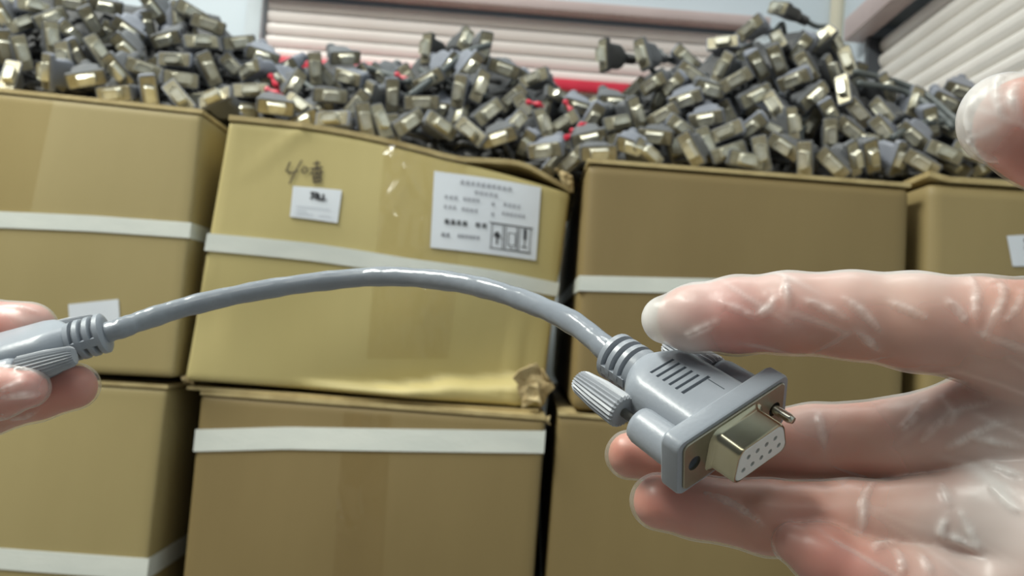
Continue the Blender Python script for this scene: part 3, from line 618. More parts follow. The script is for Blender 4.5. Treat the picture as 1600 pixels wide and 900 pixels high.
HAND = [(259, 62, -20), (315, 65, -5), (374, 67, -5), (272, 93, 8), (283, 124, 5), (328, 109, 65), (390, 109, -12), (335, 152, 3), (392, 141, 0),
 (200, 48, 35, -15, -35, 'heap_pvc2'), (198, 77, 45), (184, 111, 50, -25, -20), (178, 147, -5), (234, 147, 80), (279, 151, 50), (35, 83, 75), (82, 60, 85), (72, 112, 100), (53, 10, 5), (112, 6, 10), (144, 36, 60),
 (165, 10, 10, 0, -40, 'heap_pvc2'), (240, 14, 55), (279, 26, 90), (135, 124, -10, 0, -30), (115, 55, 40), (35, 37, -30), (4, 26, 60), (121, 88, 60), (300, 20, 30), (325, 38, 20), (8, 75, 80), (-20, 50, 20), (-25, 100, 70), (100, 92, 70), (15, 118, 95), (225, 108, 20), (155, 80, 60), (30, 8, 50), (80, 28, -20),
 (540, 91, 5), (493, 108, 85), (543, 121, 10), (517, 150, 5), (519, 185, 8), (571, 189, 80), (596, 189, 75), (640, 191, -30), (690, 196, 30), (669, 126, -30), (613, 150, 90), (659, 161, 0), (717, 143, 100, -20, 0, 'heap_pvc2'), (757, 75, 100, 15, -10),
 (750, 135, -60), (788, 108, 20), (834, 122, -15), (800, 154, -40), (764, 175, -35), (806, 192, -40), (575, 154, -60), (880, 193, -30), (872, 150, 0), (851, 235, -12), (893, 252, -40), (921, 217, -10), (932, 186, -60), (905, 168, 20, 10, -40, 'heap_pvc2'),
 (445, 108, -30, -30, -40, 'heap_pvc2'), (460, 133, -50), (431, 168, 10, 10, -45), (469, 165, 40), (666, 76, 80, -40, 20, 'heap_dark'), (727, 62, -50, 40, 30, 'heap_dark'), (640, 125, 60), (700, 105, -50, 30, -20, 'heap_pvc2'), (735, 105, -50, 25, -30, 'heap_pvc2'), (430, 120, 30, -40, 0), (410, 88, 20, 0, -50, 'heap_pvc2'), (735, 205, 40), (780, 215, -20, 0, -50), (820, 170, 60), (850, 195, 80), (600, 120, 30), (555, 165, -50),
 (1171, 44, -35), (1129, 66, -5), (1073, 91, 40), (1020, 131, -30), (1082, 116, 35), (1128, 106, -60), (1051, 134, -40), (1071, 156, -20, 0, -20, 'heap_pvc2'), (995, 178, 65), (1035, 181, -30), (1023, 214, 3), (1103, 186, -12), (1067, 201, 35),
 (926, 186, -60), (917, 216, -8), (970, 190, -15), (936, 240, 0), (1079, 234, 60), (1134, 206, -20), (1182, 150, -22), (1173, 200, -40, -15, -25, 'heap_pvc2'), (1139, 237, -20), (989, 231, 20, 0, -45, 'heap_pvc2'), (1014, 240, 30), (1240, 125, -25, -20, -20, 'heap_pvc2'), (1273, 150, -30),
 (1251, 76, -50, -35, -35, 'heap_pvc2'), (1298, 212, 90), (1239, 194, 90), (1186, 103, 60), (1283, 60, -50), (1257, 250, 90), (1301, 256, 45), (1167, 250, 10), (1342, 176, 50), (1355, 219, 5), (1378, 174, 40), (1381, 205, 50), (1387, 139, 50), (1456, 192, 75), (1477, 238, 20),
 (1403, 249, 95), (1335, 249, 60), (1363, 245, 70), (1317, 139, 70), (1307, 70, 60), (1324, 95, 70), (1502, 142, 20, 0, -40, 'heap_pvc2'), (1428, 213, 40, -20, -30, 'heap_pvc2'), (1515, 238, 20), (1560, 235, -30), (1580, 200, 40), (1545, 180, 70), (1190, 240, 80), (1225, 230, 30), (1110, 140, 20), (1150, 125, -30), (1210, 165, 50), (1105, 225, 70), (960, 160, 10, 20, -40), (1430, 160, -60, 30, 10), (1260, 105, 60), (1300, 110, 40), (1215, 95, 70), (1300, 180, 60), (1330, 205, 40), (1440, 255, 30), (1520, 205, 80), (1480, 160, 30, 20, -30, 'heap_pvc2'), (1205, 205, 30)]
for h in HAND: connector(*h)
connector(942, 86, 70, -55, 12, 'heap_dark', label='cable connector sticking out of the heap with its bright face turned left', Y=0.90)
connector(1003, 84, 62, -40, 10, 'heap_pvc', label='upright cable connector sticking out beside the one turned left', Y=0.90)
connector(1216, 12, 20, -60, 40, 'heap_dark', label='dark cable connector standing highest on the right heap', Y=0.93)
connector(1216, 62, 60, -35, 50, 'heap_dark', label='dark tilted cable connector below the highest one on the right heap', Y=0.90)
# a second layer, half buried
kept = [(h[0], h[1]) for h in HAND]; rr = random.Random(3); fill = 0
while fill < 70:
    px = rr.uniform(-60, 1640); v = rr.uniform(0.05, 0.86); t, b = np.interp(px, TOPX, TOPY), np.interp(px, BOTX, BOTY); py = b - v * (b - t)
    if py < -25: fill += 0.2; continue
    if any((px - a) ** 2 + (py - c) ** 2 < 24 ** 2 for a, c in kept): fill += 0.02; continue
    kept.append((px, py)); fill += 1
    connector(px, py, rr.uniform(-90, 90), rr.gauss(0, 25), rr.gauss(-5, 22), Y=0.765 + 0.15 * v + 0.042, cord=False)
# each connector is told apart by its heap, its row and its place in that row
ONES = ['', 'first', 'second', 'third', 'fourth', 'fifth', 'sixth', 'seventh', 'eighth', 'ninth', 'tenth', 'eleventh', 'twelfth', 'thirteenth', 'fourteenth', 'fifteenth', 'sixteenth', 'seventeenth', 'eighteenth', 'nineteenth', 'twentieth']
def ordinal(n): return ONES[n] if n <= 20 else ('twenty-' if n < 30 else 'thirty-') + ONES[n % 10] if n % 10 else 'thirtieth'
rows = {}
for c in CONN:
    if c[5]: continue
    v = heap_v(c[1], c[2]); row = 'bottom' if v < 0.34 else 'middle' if v < 0.67 else 'top'
    rows.setdefault((next(g[1] for g in GROUPS if c[1] < g[2]), row, c[4]), []).append(c)
for (where, row, front_), lst in rows.items():
    for n_, c in enumerate(sorted(lst, key=lambda q: q[1])):
        a = abs((c[3] + 90) % 180 - 90); look = 'lying flat' if a < 22 else 'standing upright' if a > 68 else 'slanting'
        col_ = 'bluish grey' if c[6] == 'heap_pvc2' else 'dark grey' if c[6] == 'heap_dark' else 'grey'
        c[0]['label'] = '%s connector %s, %s from left in %s row on %s' % (('' if front_ else 'buried ') + col_, look, ordinal(n_ + 1), row, where)
# the tangle of cords that fills the heap
V, F = [], []
gx = list(np.linspace(-140, 1700, 150)); gv = [-0.04, 0.1, 0.25, 0.4, 0.55, 0.7, 0.82, 0.9]
for v in gv:                                      # dark backing sheet inside the heap, shade of the gaps in its colour
    for px in gx:
        t, b = np.interp(px, TOPX, TOPY), np.interp(px, BOTX, BOTY); p = PY(px, b - v * (b - t), 0.85 + 0.16 * v)
        V.append(p + Vector((rr.gauss(0, 0.002), rr.gauss(0, 0.004), rr.gauss(0, 0.002))))
n_ = len(gx)
for px in gx: V.append(Vector((PY(px, 200, 0.97).x, 1.20, PY(px, np.interp(px, BOTX, BOTY), 0.76).z + 0.004)))
for j in range(len(gv)):
    for i in range(n_ - 1): F.append((j * n_ + i, j * n_ + i + 1, (j + 1) * n_ + i + 1, (j + 1) * n_ + i))
for i in range(900):
    px = rr.uniform(-120, 1700); v = rr.uniform(-0.02, 0.72); t, b = np.interp(px, TOPX, TOPY), np.interp(px, BOTX, BOTY); py = b - v * (b - t) + 4
    Y = 0.83 + 0.15 * v + rr.uniform(0.0, 0.03); c = PY(px, py, 0.81 + 0.15 * v); c.y = Y
    d = Vector((rr.gauss(0, 1), rr.gauss(0, 0.5), rr.gauss(0, 0.18))).normalized(); L = rr.uniform(0.015, 0.04); e = Vector((rr.gauss(0, 0.014), rr.gauss(0, 0.014), rr.gauss(0, 0.008)))
    zmin = PY(px, b, 0.76).z + 0.009
    pts = [c - d * L, c - d * L * 0.4 + e, c + d * L * 0.4 + e * 0.6, c + d * L]
    pts = [Vector((p.x, max(p.y, 0.805), max(p.z, zmin))) for p in pts]
    v_, f_ = tube(catmull(pts, 3), 0.003, 6); k = len(V); V += v_; F += [tuple(x + k for x in f) for f in f_]
tag(link_mesh('cord_tangle', mesh_from('cord_tangle', V, F, True), 'heap_dark'), 'dark tangle of thin grey cords filling the heap on the cartons', 'cable', kind='stuff')
# single loose cords that run over the heap
for pts, lab_ in (([(1335, 112), (1400, 128), (1450, 150), (1492, 185), (1530, 200)], 'topmost grey cord sloping down the right end of the heap'),
                  ([(1340, 130), (1410, 142), (1455, 168), (1490, 200)], 'second grey cord sloping down the right end of the heap'),
                  ([(1395, 215), (1430, 196), (1470, 190), (1520, 196)], 'short grey cord arching over the right end of the heap'),
                  ([(575, 105), (605, 116), (640, 128)], 'thin grey cord left of the steep middle heap'),
                  ([(640, 150), (690, 112), (730, 82), (765, 70)], 'grey cord climbing the steep middle heap')):
    P3 = [PY(x, y, 0.765 + 0.15 * max(0, heap_v(x, y)) - 0.010) for x, y in pts]
    v_, f_ = tube(catmull(P3, 8), 0.0034, 8); tag(link_mesh('loose_cord', mesh_from('loose_cord', v_, f_, True), 'heap_cord'), lab_, 'cable', 'loose cords on the heap')
# red ties and the red bar behind
for k, (x, y, a, lab_) in enumerate(((428, 128, 60, 'red tie at the left end of the middle heap, upper of two'), (427, 143, 20, 'red tie at the left end of the middle heap, lower of two'), (629, 121, 30, 'red tie left of the steep middle heap'),
                               (836, 162, 15, 'small red tie right of the steep middle heap'), (889, 168, 60, 'red tie below the right end of the red bar'), (904, 199, -30, 'red tie between two pale connectors above the lowest red tie'), (881, 219, -40, 'lowest red tie, just above the gap between the cartons'))):
    Yt = 0.765 + 0.15 * max(0, heap_v(x, y)) - 0.016; c = PY(x, y, Yt); d = RGT * math.cos(math.radians(a)) - UPV * math.sin(math.radians(a)); n_ = d.cross(FWD)
    ptz = [c - d * 0.008 + FWD * 0.003, c - d * 0.004, c + d * 0.004 - FWD * 0.001, c + d * 0.008 + FWD * 0.003]
    v_, f_ = tube(catmull(ptz, 4), [0.0022 + 0.001 * math.sin(i) for i in range(13)], 6); tag(link_mesh('red_tie', mesh_from('red_tie', v_, f_, False), 'red'), lab_, 'tie', 'red ties among the cables')
# ------------------------------------------------------------------ the held cable
def camdir(x, y, z): return (RGT * x - UPV * y - FWD * z)         # image right, image down, towards the viewer
def frame_from(W, A):
    A = A.normalized(); W = (W - A * W.dot(A)).normalized(); X_ = -W; Z_ = X_.cross(A); return X_, A, Z_
def mm_matrix(origin, X_, A, Z_):
    return Matrix(((X_.x, A.x, Z_.x, origin.x), (X_.y, A.y, Z_.y, origin.y), (X_.z, A.z, Z_.z, origin.z), (0, 0, 0, 1)))
cab = empty('serial_cable', P(600, 432, 0.27)); tag(cab, 'grey cable with a socket connector at each end, held between two gloved hands', 'cable')
def place(o, mw):
    o.parent = cab; o.matrix_parent_inverse = cab.matrix_basis.inverted(); o.matrix_basis = mw
def sub(o, par):
    o.parent = par
def lathe(profile, n=28, axis_x=0.0, ribs=0, ribd=0.0):
    secs = []
    for y, r in profile:
        secs.append([((axis_x + (r - (ribd if (ribs and i % 2) else 0)) * math.cos(2 * math.pi * i / n)) * 0.001, y * 0.001, (r - (ribd if (ribs and i % 2) else 0)) * math.sin(2 * math.pi * i / n) * 0.001) for i in range(n)])
    return loft(secs)
def temp(V, F):
    bm = bmesh.new(); vv = [bm.verts.new(v) for v in V]; [bm.faces.new([vv[i] for i in f]) for f in F]
    me = bm_mesh('cutter', bm); o = bpy.data.objects.new('cutter', me); COL.objects.link(o); return o
def cutter_box(x0, x1, y0, y1, z0, z1):
    return temp([(a * 0.001, b * 0.001, c * 0.001) for a, b, c in box_verts(x0, x1, y0, y1, z0, z1)], BOXF)
def rc(wd, ht, r, y, n=6): return to_m([(x, y, z) for x, z in rrect(wd, ht, r, n)])
def hero_connector(mw, knob_gap, pushed):
    # hood with its rim
    V, F = loft([rc(34.0, 14.2, 2.0, -0.4), rc(34.6, 14.8, 2.3, -0.9), rc(34.6, 14.8, 2.3, -4.6), rc(33.8, 14.0, 2.2, -5.2), rc(20.5, 13.4, 4.0, -5.21), rc(20.5, 13.4, 4.4, -21), rc(19.2, 13.0, 4.6, -24), rc(15.4, 12.2, 5.2, -26.4), rc(11.6, 11.2, 5.5, -28.2)])
    hood = link_mesh('hood', mesh_from('hood', V, F), 'pvc')
    hole_x = 12.5
    cuts = []
    for i in range(6): cuts.append(cutter_box(-3.2 - (0.25 * i if i == 5 else 0), 4.0, -21.6 + i * 1.95 - (0.45 if i == 5 else 0.38), -21.6 + i * 1.95 + (0.45 if i == 5 else 0.38), 6.05, 9))
    cuts.append(cutter_box(-3.7, -3.35, -12.3, -6.6, 6.4, 9))
    cuts.append(temp(*lathe([(-5.6, 1.9), (1, 1.9)], 20, hole_x))); cuts.append(temp(*lathe([(-5.6, 1.9), (1, 1.9)], 20, -hole_x)))
    baked_boolean(hood, cuts); place(hood, mw)
    for sx in (1, -1):   # barrels that carry the screws
        V, F = lathe([(-15.5, 0.05), (-15.5, 1.9), (-4.85, 1.9), (-4.9, 4.5), (-15.0, 4.3), (-16.4, 3.9), (-16.9, 3.2), (-16.95, 0.05)], 24, sx * hole_x)
        b = link_mesh('screw_barrel', mesh_from('screw_barrel', V, F, True), 'pvc'); b.data.set_sharp_from_angle(angle=math.radians(50)); sub(b, hood)
    # strain relief: rings held together by two side webs
    prof = [(-27.6, 5.5), (-28.4, 5.7), (-29.8, 5.9)]; y = -29.8
    for k in range(3):
        prof += [(y - 0.05, 4.2), (y - 0.95, 4.2), (y - 1.0, 5.6), (y - 1.3, 6.0), (y - 2.6, 6.0), (y - 2.9, 5.6)]; y -= 2.9
    prof += [(y - 0.4, 4.6), (y - 0.5, 3.3)]
    V, F = lathe(prof, 32); s = link_mesh('strain_relief', mesh_from('strain_relief', V, F, True), 'pvc'); s.data.set_sharp_from_angle(angle=math.radians(40)); sub(s, hood)
    bm = bmesh.new()
    for sx in (1, -1): bm_box(bm, sx * 5.3 * 0.001 - 0.0006, sx * 5.3 * 0.001 + 0.0006, -0.0380, -0.0290, -0.0012, 0.0012)
    sub(link_mesh('side_web', bm_mesh('side_web', bm), 'pvc'), s)
    # metal front
    V, F = loft([rc(31.2, 12.4, 1.5, -0.6), rc(31.2, 12.4, 1.5, -0.05), rc(30.8, 12.0, 1.4, 0.1)]); pl = link_mesh('face_plate', mesh_from('face_plate', V, F), 'tin')
    baked_boolean(pl, [temp(*lathe([(-2, 1.75), (2, 1.75)], 20, hole_x)), temp(*lathe([(-2, 1.75), (2, 1.75)], 20, -hole_x))]); place(pl, mw)
    D = lambda wd, ht, y, r=2.2: to_m(dring(wd, ht, y, r, n=6))
    V, F = loft([D(19.6, 11.0, 0.05, 2.8), D(18.6, 10.0, 0.35, 2.6), D(17.6, 9.0, 1.2, 2.4), D(17.3, 8.7, 6.6), D(17.0, 8.4, 7.0), D(16.5, 7.9, 7.05), D(16.5, 7.9, 5.0)], cap=False)
    sh = link_mesh('socket_shell', mesh_from('socket_shell', V, F, True), 'tin_bright'); sh.data.set_sharp_from_angle(angle=math.radians(45)); place(sh, mw)
    V, F = loft([D(16.4, 7.8, 3.0), D(16.4, 7.8, 6.95), D(16.0, 7.4, 7.15)]); ins = link_mesh('socket_insert', mesh_from('socket_insert', V, F), 'insert')
    holes = [(-5.52 + 2.76 * i, -1.42) for i in range(5)] + [(-4.14 + 2.76 * i, 1.42) for i in range(4)]
    cs = []
    for hx, hz in holes:
        V, F = lathe([(5.2, 0.62), (9, 0.62)], 12, 0); cs.append(temp([(x + hx * 0.001, y_, z_ + hz * 0.001) for x, y_, z_ in V], F))
    baked_boolean(ins, cs); place(ins, mw)
    V, F = lathe([(5.22, 0.60), (5.5, 0.60)], 10); cm = mesh_from('hole_shade', V, F)  # dark discs at the hole bottoms: shade inside the pin holes as colour
    for hx, hz in holes:
        c = link_mesh('hole_shade', cm, 'hole'); sub(c, ins); c.location = (hx * 0.001, 0, hz * 0.001)
    # thumbscrews: ribbed knob on a thin steel shaft
    for sx in (1, -1):
        g = knob_gap if sx == 1 else pushed
        V, F = lathe([(-g, 2.2), (-g, 3.7), (-g - 0.6, 4.1), (-g - 8, 3.8), (-g - 14.4, 3.0), (-g - 15.4, 2.5), (-g - 15.5, 1.2)], 48, sx * hole_x, ribs=1, ribd=0.42)
        k = link_mesh('thumbscrew', mesh_from('thumbscrew', V, F, False), 'knob'); place(k, mw)
        tip = 0.5 if sx == 1 else 5.2
        V, F = lathe([(-g - 1, 1.1), (-11, 1.1), (tip - 1.0 if sx == -1 else -10.0, 1.1), (tip if sx == -1 else -9.6, 0.8)], 16, sx * hole_x)
        sub(link_mesh('screw_shaft', mesh_from('screw_shaft', V, F, True), 'steel'), k)
W1 = camdir(0.835, -0.370, -0.43); A1 = camdir(0.594, 0.391, 0.704); X1, A1, Z1 = frame_from(W1, A1)
O1 = P(1149, 680, 0.190); hero_connector(mm_matrix(O1, X1, A1, Z1), 21.5, 17.2)
A2 = camdir(-0.955, 0.275, 0.10); W2 = camdir(0.10, 0.36, 0.93)      # left hand end: knob side turned to the viewer
A2 = A2.normalized(); W2 = (W2 - A2 * W2.dot(A2)).normalized(); X2 = W2; Z2 = X2.cross(A2)
E2 = P(168, 519, 0.262); O2 = E2 + A2 * 0.0390; hero_connector(mm_matrix(O2, X2, A2, Z2), 17.2, 17.2)
E1 = O1 - A1 * 0.0390
ctrl = [E1 + A1 * 0.004, E1, P(898, 506, 0.232), P(830, 474, 0.250), P(760, 451, 0.264), P(690, 438, 0.274), P(600, 432, 0.282), P(500, 440, 0.283), P(400, 455, 0.279), P(300, 477, 0.273), P(225, 500, 0.267), E2 - A2 * 0.003, E2 + A2 * 0.004]
pts = catmull(ctrl, 12)
V, F = tube(pts, [0.0031 + 0.00010 * math.sin(i * 0.55) + 0.00006 * math.sin(i * 1.3 + 1) for i in range(len(pts))], 20)
crd = link_mesh('cord', mesh_from('cord', V, F, True), 'cord', cab)
# ------------------------------------------------------------------ hands in clear gloves
class Field:
    """signed distance grid in camera millimetres (x right, y down, z away)"""
    def __init__(s, lo, hi, h):
        s.lo = np.array(lo, np.float32); s.h = h
        s.n = [int(math.ceil((hi[k] - lo[k]) / h)) + 1 for k in range(3)]
        s.ax = [s.lo[k] + h * np.arange(s.n[k], dtype=np.float32) for k in range(3)]
        s.D = np.full(s.n, 30.0, np.float32)
    def block(s, lo, hi):
        sl = []
        for k in range(3):
            a = max(0, int((lo[k] - s.lo[k]) / s.h) - 1); b = min(s.n[k], int((hi[k] - s.lo[k]) / s.h) + 3); sl.append(slice(a, max(a, b)))
        return tuple(sl)
    def cone(s, D, a, ra, b, rb, k):
        """smooth union of a tapered capsule into D"""
        a = np.array(a, np.float32); b = np.array(b, np.float32); m = max(ra, rb) + max(k, 1) * 2 + 8
        sl = s.block(np.minimum(a, b) - m, np.maximum(a, b) + m)
        if any(q.stop <= q.start for q in sl): return
        x = s.ax[0][sl[0]][:, None, None]; y = s.ax[1][sl[1]][None, :, None]; z = s.ax[2][sl[2]][None, None, :]
        ab = b - a; L2 = float(ab @ ab) + 1e-9
        t = np.clip(((x - a[0]) * ab[0] + (y - a[1]) * ab[1] + (z - a[2]) * ab[2]) / L2, 0, 1)
        d = np.sqrt((x - a[0] - t * ab[0]) ** 2 + (y - a[1] - t * ab[1]) ** 2 + (z - a[2] - t * ab[2]) ** 2) - (ra + (rb - ra) * t)
        D[sl] = smin(D[sl], d, k)
    def sample(s, p):
        i = [min(max(int((p[k] - s.lo[k]) / s.h + 0.5), 0), s.n[k] - 1) for k in range(3)]; return s.D[i[0], i[1], i[2]]
    def trilin(s, V):
        q = (V - s.lo) / s.h; i = np.clip(np.floor(q).astype(int), 0, np.array(s.n) - 2); f = q - i; out = 0
        for a in (0, 1):
            for b in (0, 1):
                for c in (0, 1):
                    wgt = (f[:, 0] if a else 1 - f[:, 0]) * (f[:, 1] if b else 1 - f[:, 1]) * (f[:, 2] if c else 1 - f[:, 2])
                    out = out + wgt * s.D[i[:, 0] + a, i[:, 1] + b, i[:, 2] + c]
        return out
def smin(a, b, k):
    if k <= 0: return np.minimum(a, b)
    hh = np.maximum(k - np.abs(a - b), 0) / k; return np.minimum(a, b) - hh * hh * k * 0.25
def surface_nets(f):
    D = f.D; S = D < 0
    c = S[:-1, :-1, :-1].astype(np.int8)
    for o in ((1, 0, 0), (0, 1, 0), (0, 0, 1), (1, 1, 0), (1, 0, 1), (0, 1, 1), (1, 1, 1)):
        c = c + S[o[0]:S.shape[0] - 1 + o[0], o[1]:S.shape[1] - 1 + o[1], o[2]:S.shape[2] - 1 + o[2]]
    act = (c > 0) & (c < 8); ijk = np.argwhere(act); idx = np.full(act.shape, -1, np.int64); idx[act] = np.arange(len(ijk))
    acc = np.zeros((len(ijk), 3), np.float64); cnt = np.zeros(len(ijk))
    corners = [(0, 0, 0), (1, 0, 0), (0, 1, 0), (1, 1, 0), (0, 0, 1), (1, 0, 1), (0, 1, 1), (1, 1, 1)]
    val = [D[ijk[:, 0] + o[0], ijk[:, 1] + o[1], ijk[:, 2] + o[2]] for o in corners]
    for a in range(8):
        for b in range(a + 1, 8):
            if sum(abs(corners[a][k] - corners[b][k]) for k in range(3)) != 1: continue
            m = (val[a] < 0) != (val[b] < 0); t = val[a][m] / (val[a][m] - val[b][m])
            pa, pb = np.array(corners[a]), np.array(corners[b]); acc[m] += pa + (pb - pa) * t[:, None]; cnt[m] += 1
    V = (ijk + acc / cnt[:, None]) * f.h + f.lo
    Q = []
    for axis in range(3):
        o = [0, 0, 0]; o[axis] = 1
        A = S[:S.shape[0] - o[0], :S.shape[1] - o[1], :S.shape[2] - o[2]]; B = S[o[0]:, o[1]:, o[2]:]
        e = np.argwhere(A != B); u, v = (axis + 1) % 3, (axis + 2) % 3
        ok = (e[:, u] > 0) & (e[:, v] > 0) & (e[:, u] < S.shape[u] - 1) & (e[:, v] < S.shape[v] - 1); e = e[ok]
        flip = A[e[:, 0], e[:, 1], e[:, 2]]
        def g(du, dv):
            q = e.copy(); q[:, u] += du; q[:, v] += dv; return idx[q[:, 0], q[:, 1], q[:, 2]]
        q = np.stack([g(-1, -1), g(0, -1), g(0, 0), g(-1, 0)], 1); q[~flip] = q[~flip][:, ::-1]; Q.append(q)
    return V, np.concatenate(Q)
def cmm(px, py, d): return np.array([(px - 800) / FPX * d * 1000, (py - 450) / FPX * d * 1000, d * 1000])
def chain_pts(ch, skin):
    """ch: list of (px, py, depth, radius in px) from tip to knuckle, the outline of the gloved finger"""
    out = []
    for i, (x, y, d, r) in enumerate(ch):
        p = cmm(x, y, d); rm = r / FPX * d * 1000
        out.append([p, rm])
    if skin:
        pull, shrink = skin
        d0 = out[1][0] - out[0][0]; L = np.linalg.norm(d0); out[0][0] = out[0][0] + d0 / L * min(pull, L * 0.8); out[0][1] = out[0][1] + (out[1][1] - out[0][1]) * min(1.0, pull / L)
        for o in out: o[1] = o[1] - shrink
    return out
def hand_field(f, fingers, palm, skin=None, kf=2.0, kp=7.0):
    Fd = np.full(f.n, 30.0, np.float32)
    for name, ch, pull in fingers:
        T = np.full(f.n, 30.0, np.float32); c = chain_pts(ch, (pull, skin) if skin else None)
        for (a, ra), (b, rb) in zip(c[:-1], c[1:]): f.cone(T, a, ra, b, rb, kf)
        Fd = smin(Fd, T, 0.9)
    Pd = np.full(f.n, 30.0, np.float32)
    for ch in palm:
        c = chain_pts(ch, None)
        for (a, ra), (b, rb) in zip(c[:-1], c[1:]): f.cone(Pd, a, ra - (skin or 0), b, rb - (skin or 0), 10.0)
    f.D = smin(Fd, Pd, kp)
def surface_hit(f, px, py, z0, z1):
    d = np.array([(px - 800) / FPX, (py - 450) / FPX, 1.0])
    for z_ in np.arange(z0, z1, 0.4):
        p = d * z_
        if f.sample(p) < 0: return p
    return None
def add_lines(f, lines, z0, z1, r, amp, sign):
    """folds (sign +1) or creases (sign -1) laid on the surface along pixel polylines"""
    segs = []
    for ln in lines:
        pts = catmull([Vector((x, y, 0)) for x, y in ln], 8); prev = None; n = len(pts)
        for i, p in enumerate(pts):
            hit = surface_hit(f, p.x, p.y, z0, z1); tp = math.sin(math.pi * (i + 0.6) / (n + 0.2)) ** 0.6
            if hit is not None and prev is not None and np.linalg.norm(hit - prev[0]) < 6: segs.append((prev[0], hit, tp))
            prev = (hit, tp) if hit is not None else None
    for a, b, tp in segs:
        m = r * 3.2; sl = f.block(np.minimum(a, b) - m, np.maximum(a, b) + m)
        x = f.ax[0][sl[0]][:, None, None]; y = f.ax[1][sl[1]][None, :, None]; z = f.ax[2][sl[2]][None, None, :]
        ab = b - a; L2 = float(ab @ ab) + 1e-9; t = np.clip(((x - a[0]) * ab[0] + (y - a[1]) * ab[1] + (z - a[2]) * ab[2]) / L2, 0, 1)
        d = np.sqrt((x - a[0] - t * ab[0]) ** 2 + (y - a[1] - t * ab[1]) ** 2 + (z - a[2] - t * ab[2]) ** 2)
        if sign > 0: f.D[sl] = smin(f.D[sl], d - amp * tp, r)
        else: f.D[sl] = f.D[sl] + amp * tp * np.exp(-(d / r) ** 2)
    return segs
def noise3(V, seed, scale, octaves=3):
    r_ = np.random.default_rng(seed); out = np.zeros(len(V)); amp = 1.0
    for o in range(octaves):
        for _ in range(5):
            k = r_.normal(size=3); k = k / np.linalg.norm(k) * scale * (1.9 ** o) * r_.uniform(0.7, 1.3); out += amp * np.sin(V @ k + r_.uniform(0, 6.28)) / 5
        amp *= 0.6
    return out
def to_world(V):
    B = np.array([[RGT.x, RGT.y, RGT.z], [-UPV.x, -UPV.y, -UPV.z], [FWD.x, FWD.y, FWD.z]]); return V * 0.001 @ B + np.array(CAM)
def np_mesh(name, V, Q, attr, vals):
    me = bpy.data.meshes.new(name); me.vertices.add(len(V)); me.vertices.foreach_set('co', to_world(V).astype(np.float32).ravel())
    me.loops.add(Q.size); me.polygons.add(len(Q)); me.loops.foreach_set('vertex_index', Q.astype(np.int32).ravel())
    me.polygons.foreach_set('loop_start', np.arange(0, Q.size, 4, dtype=np.int32)); me.polygons.foreach_set('loop_total', np.full(len(Q), 4, np.int32))
    me.polygons.foreach_set('use_smooth', np.ones(len(Q), bool)); me.update(calc_edges=True); me.validate()
    a = me.attributes.new(attr, 'FLOAT', 'POINT'); a.data.foreach_set('value', vals.astype(np.float32)); return me
def relax(V, Q, it=2):
    for _ in range(it):
        acc = np.zeros_like(V); cnt = np.zeros(len(V))
        for k in range(4):
            for o in (1, 3): np.add.at(acc, Q[:, k], V[Q[:, (k + o) % 4]]); np.add.at(cnt, Q[:, k], 1)
        V = V * 0.5 + 0.5 * acc / np.maximum(cnt, 1)[:, None]
    return V
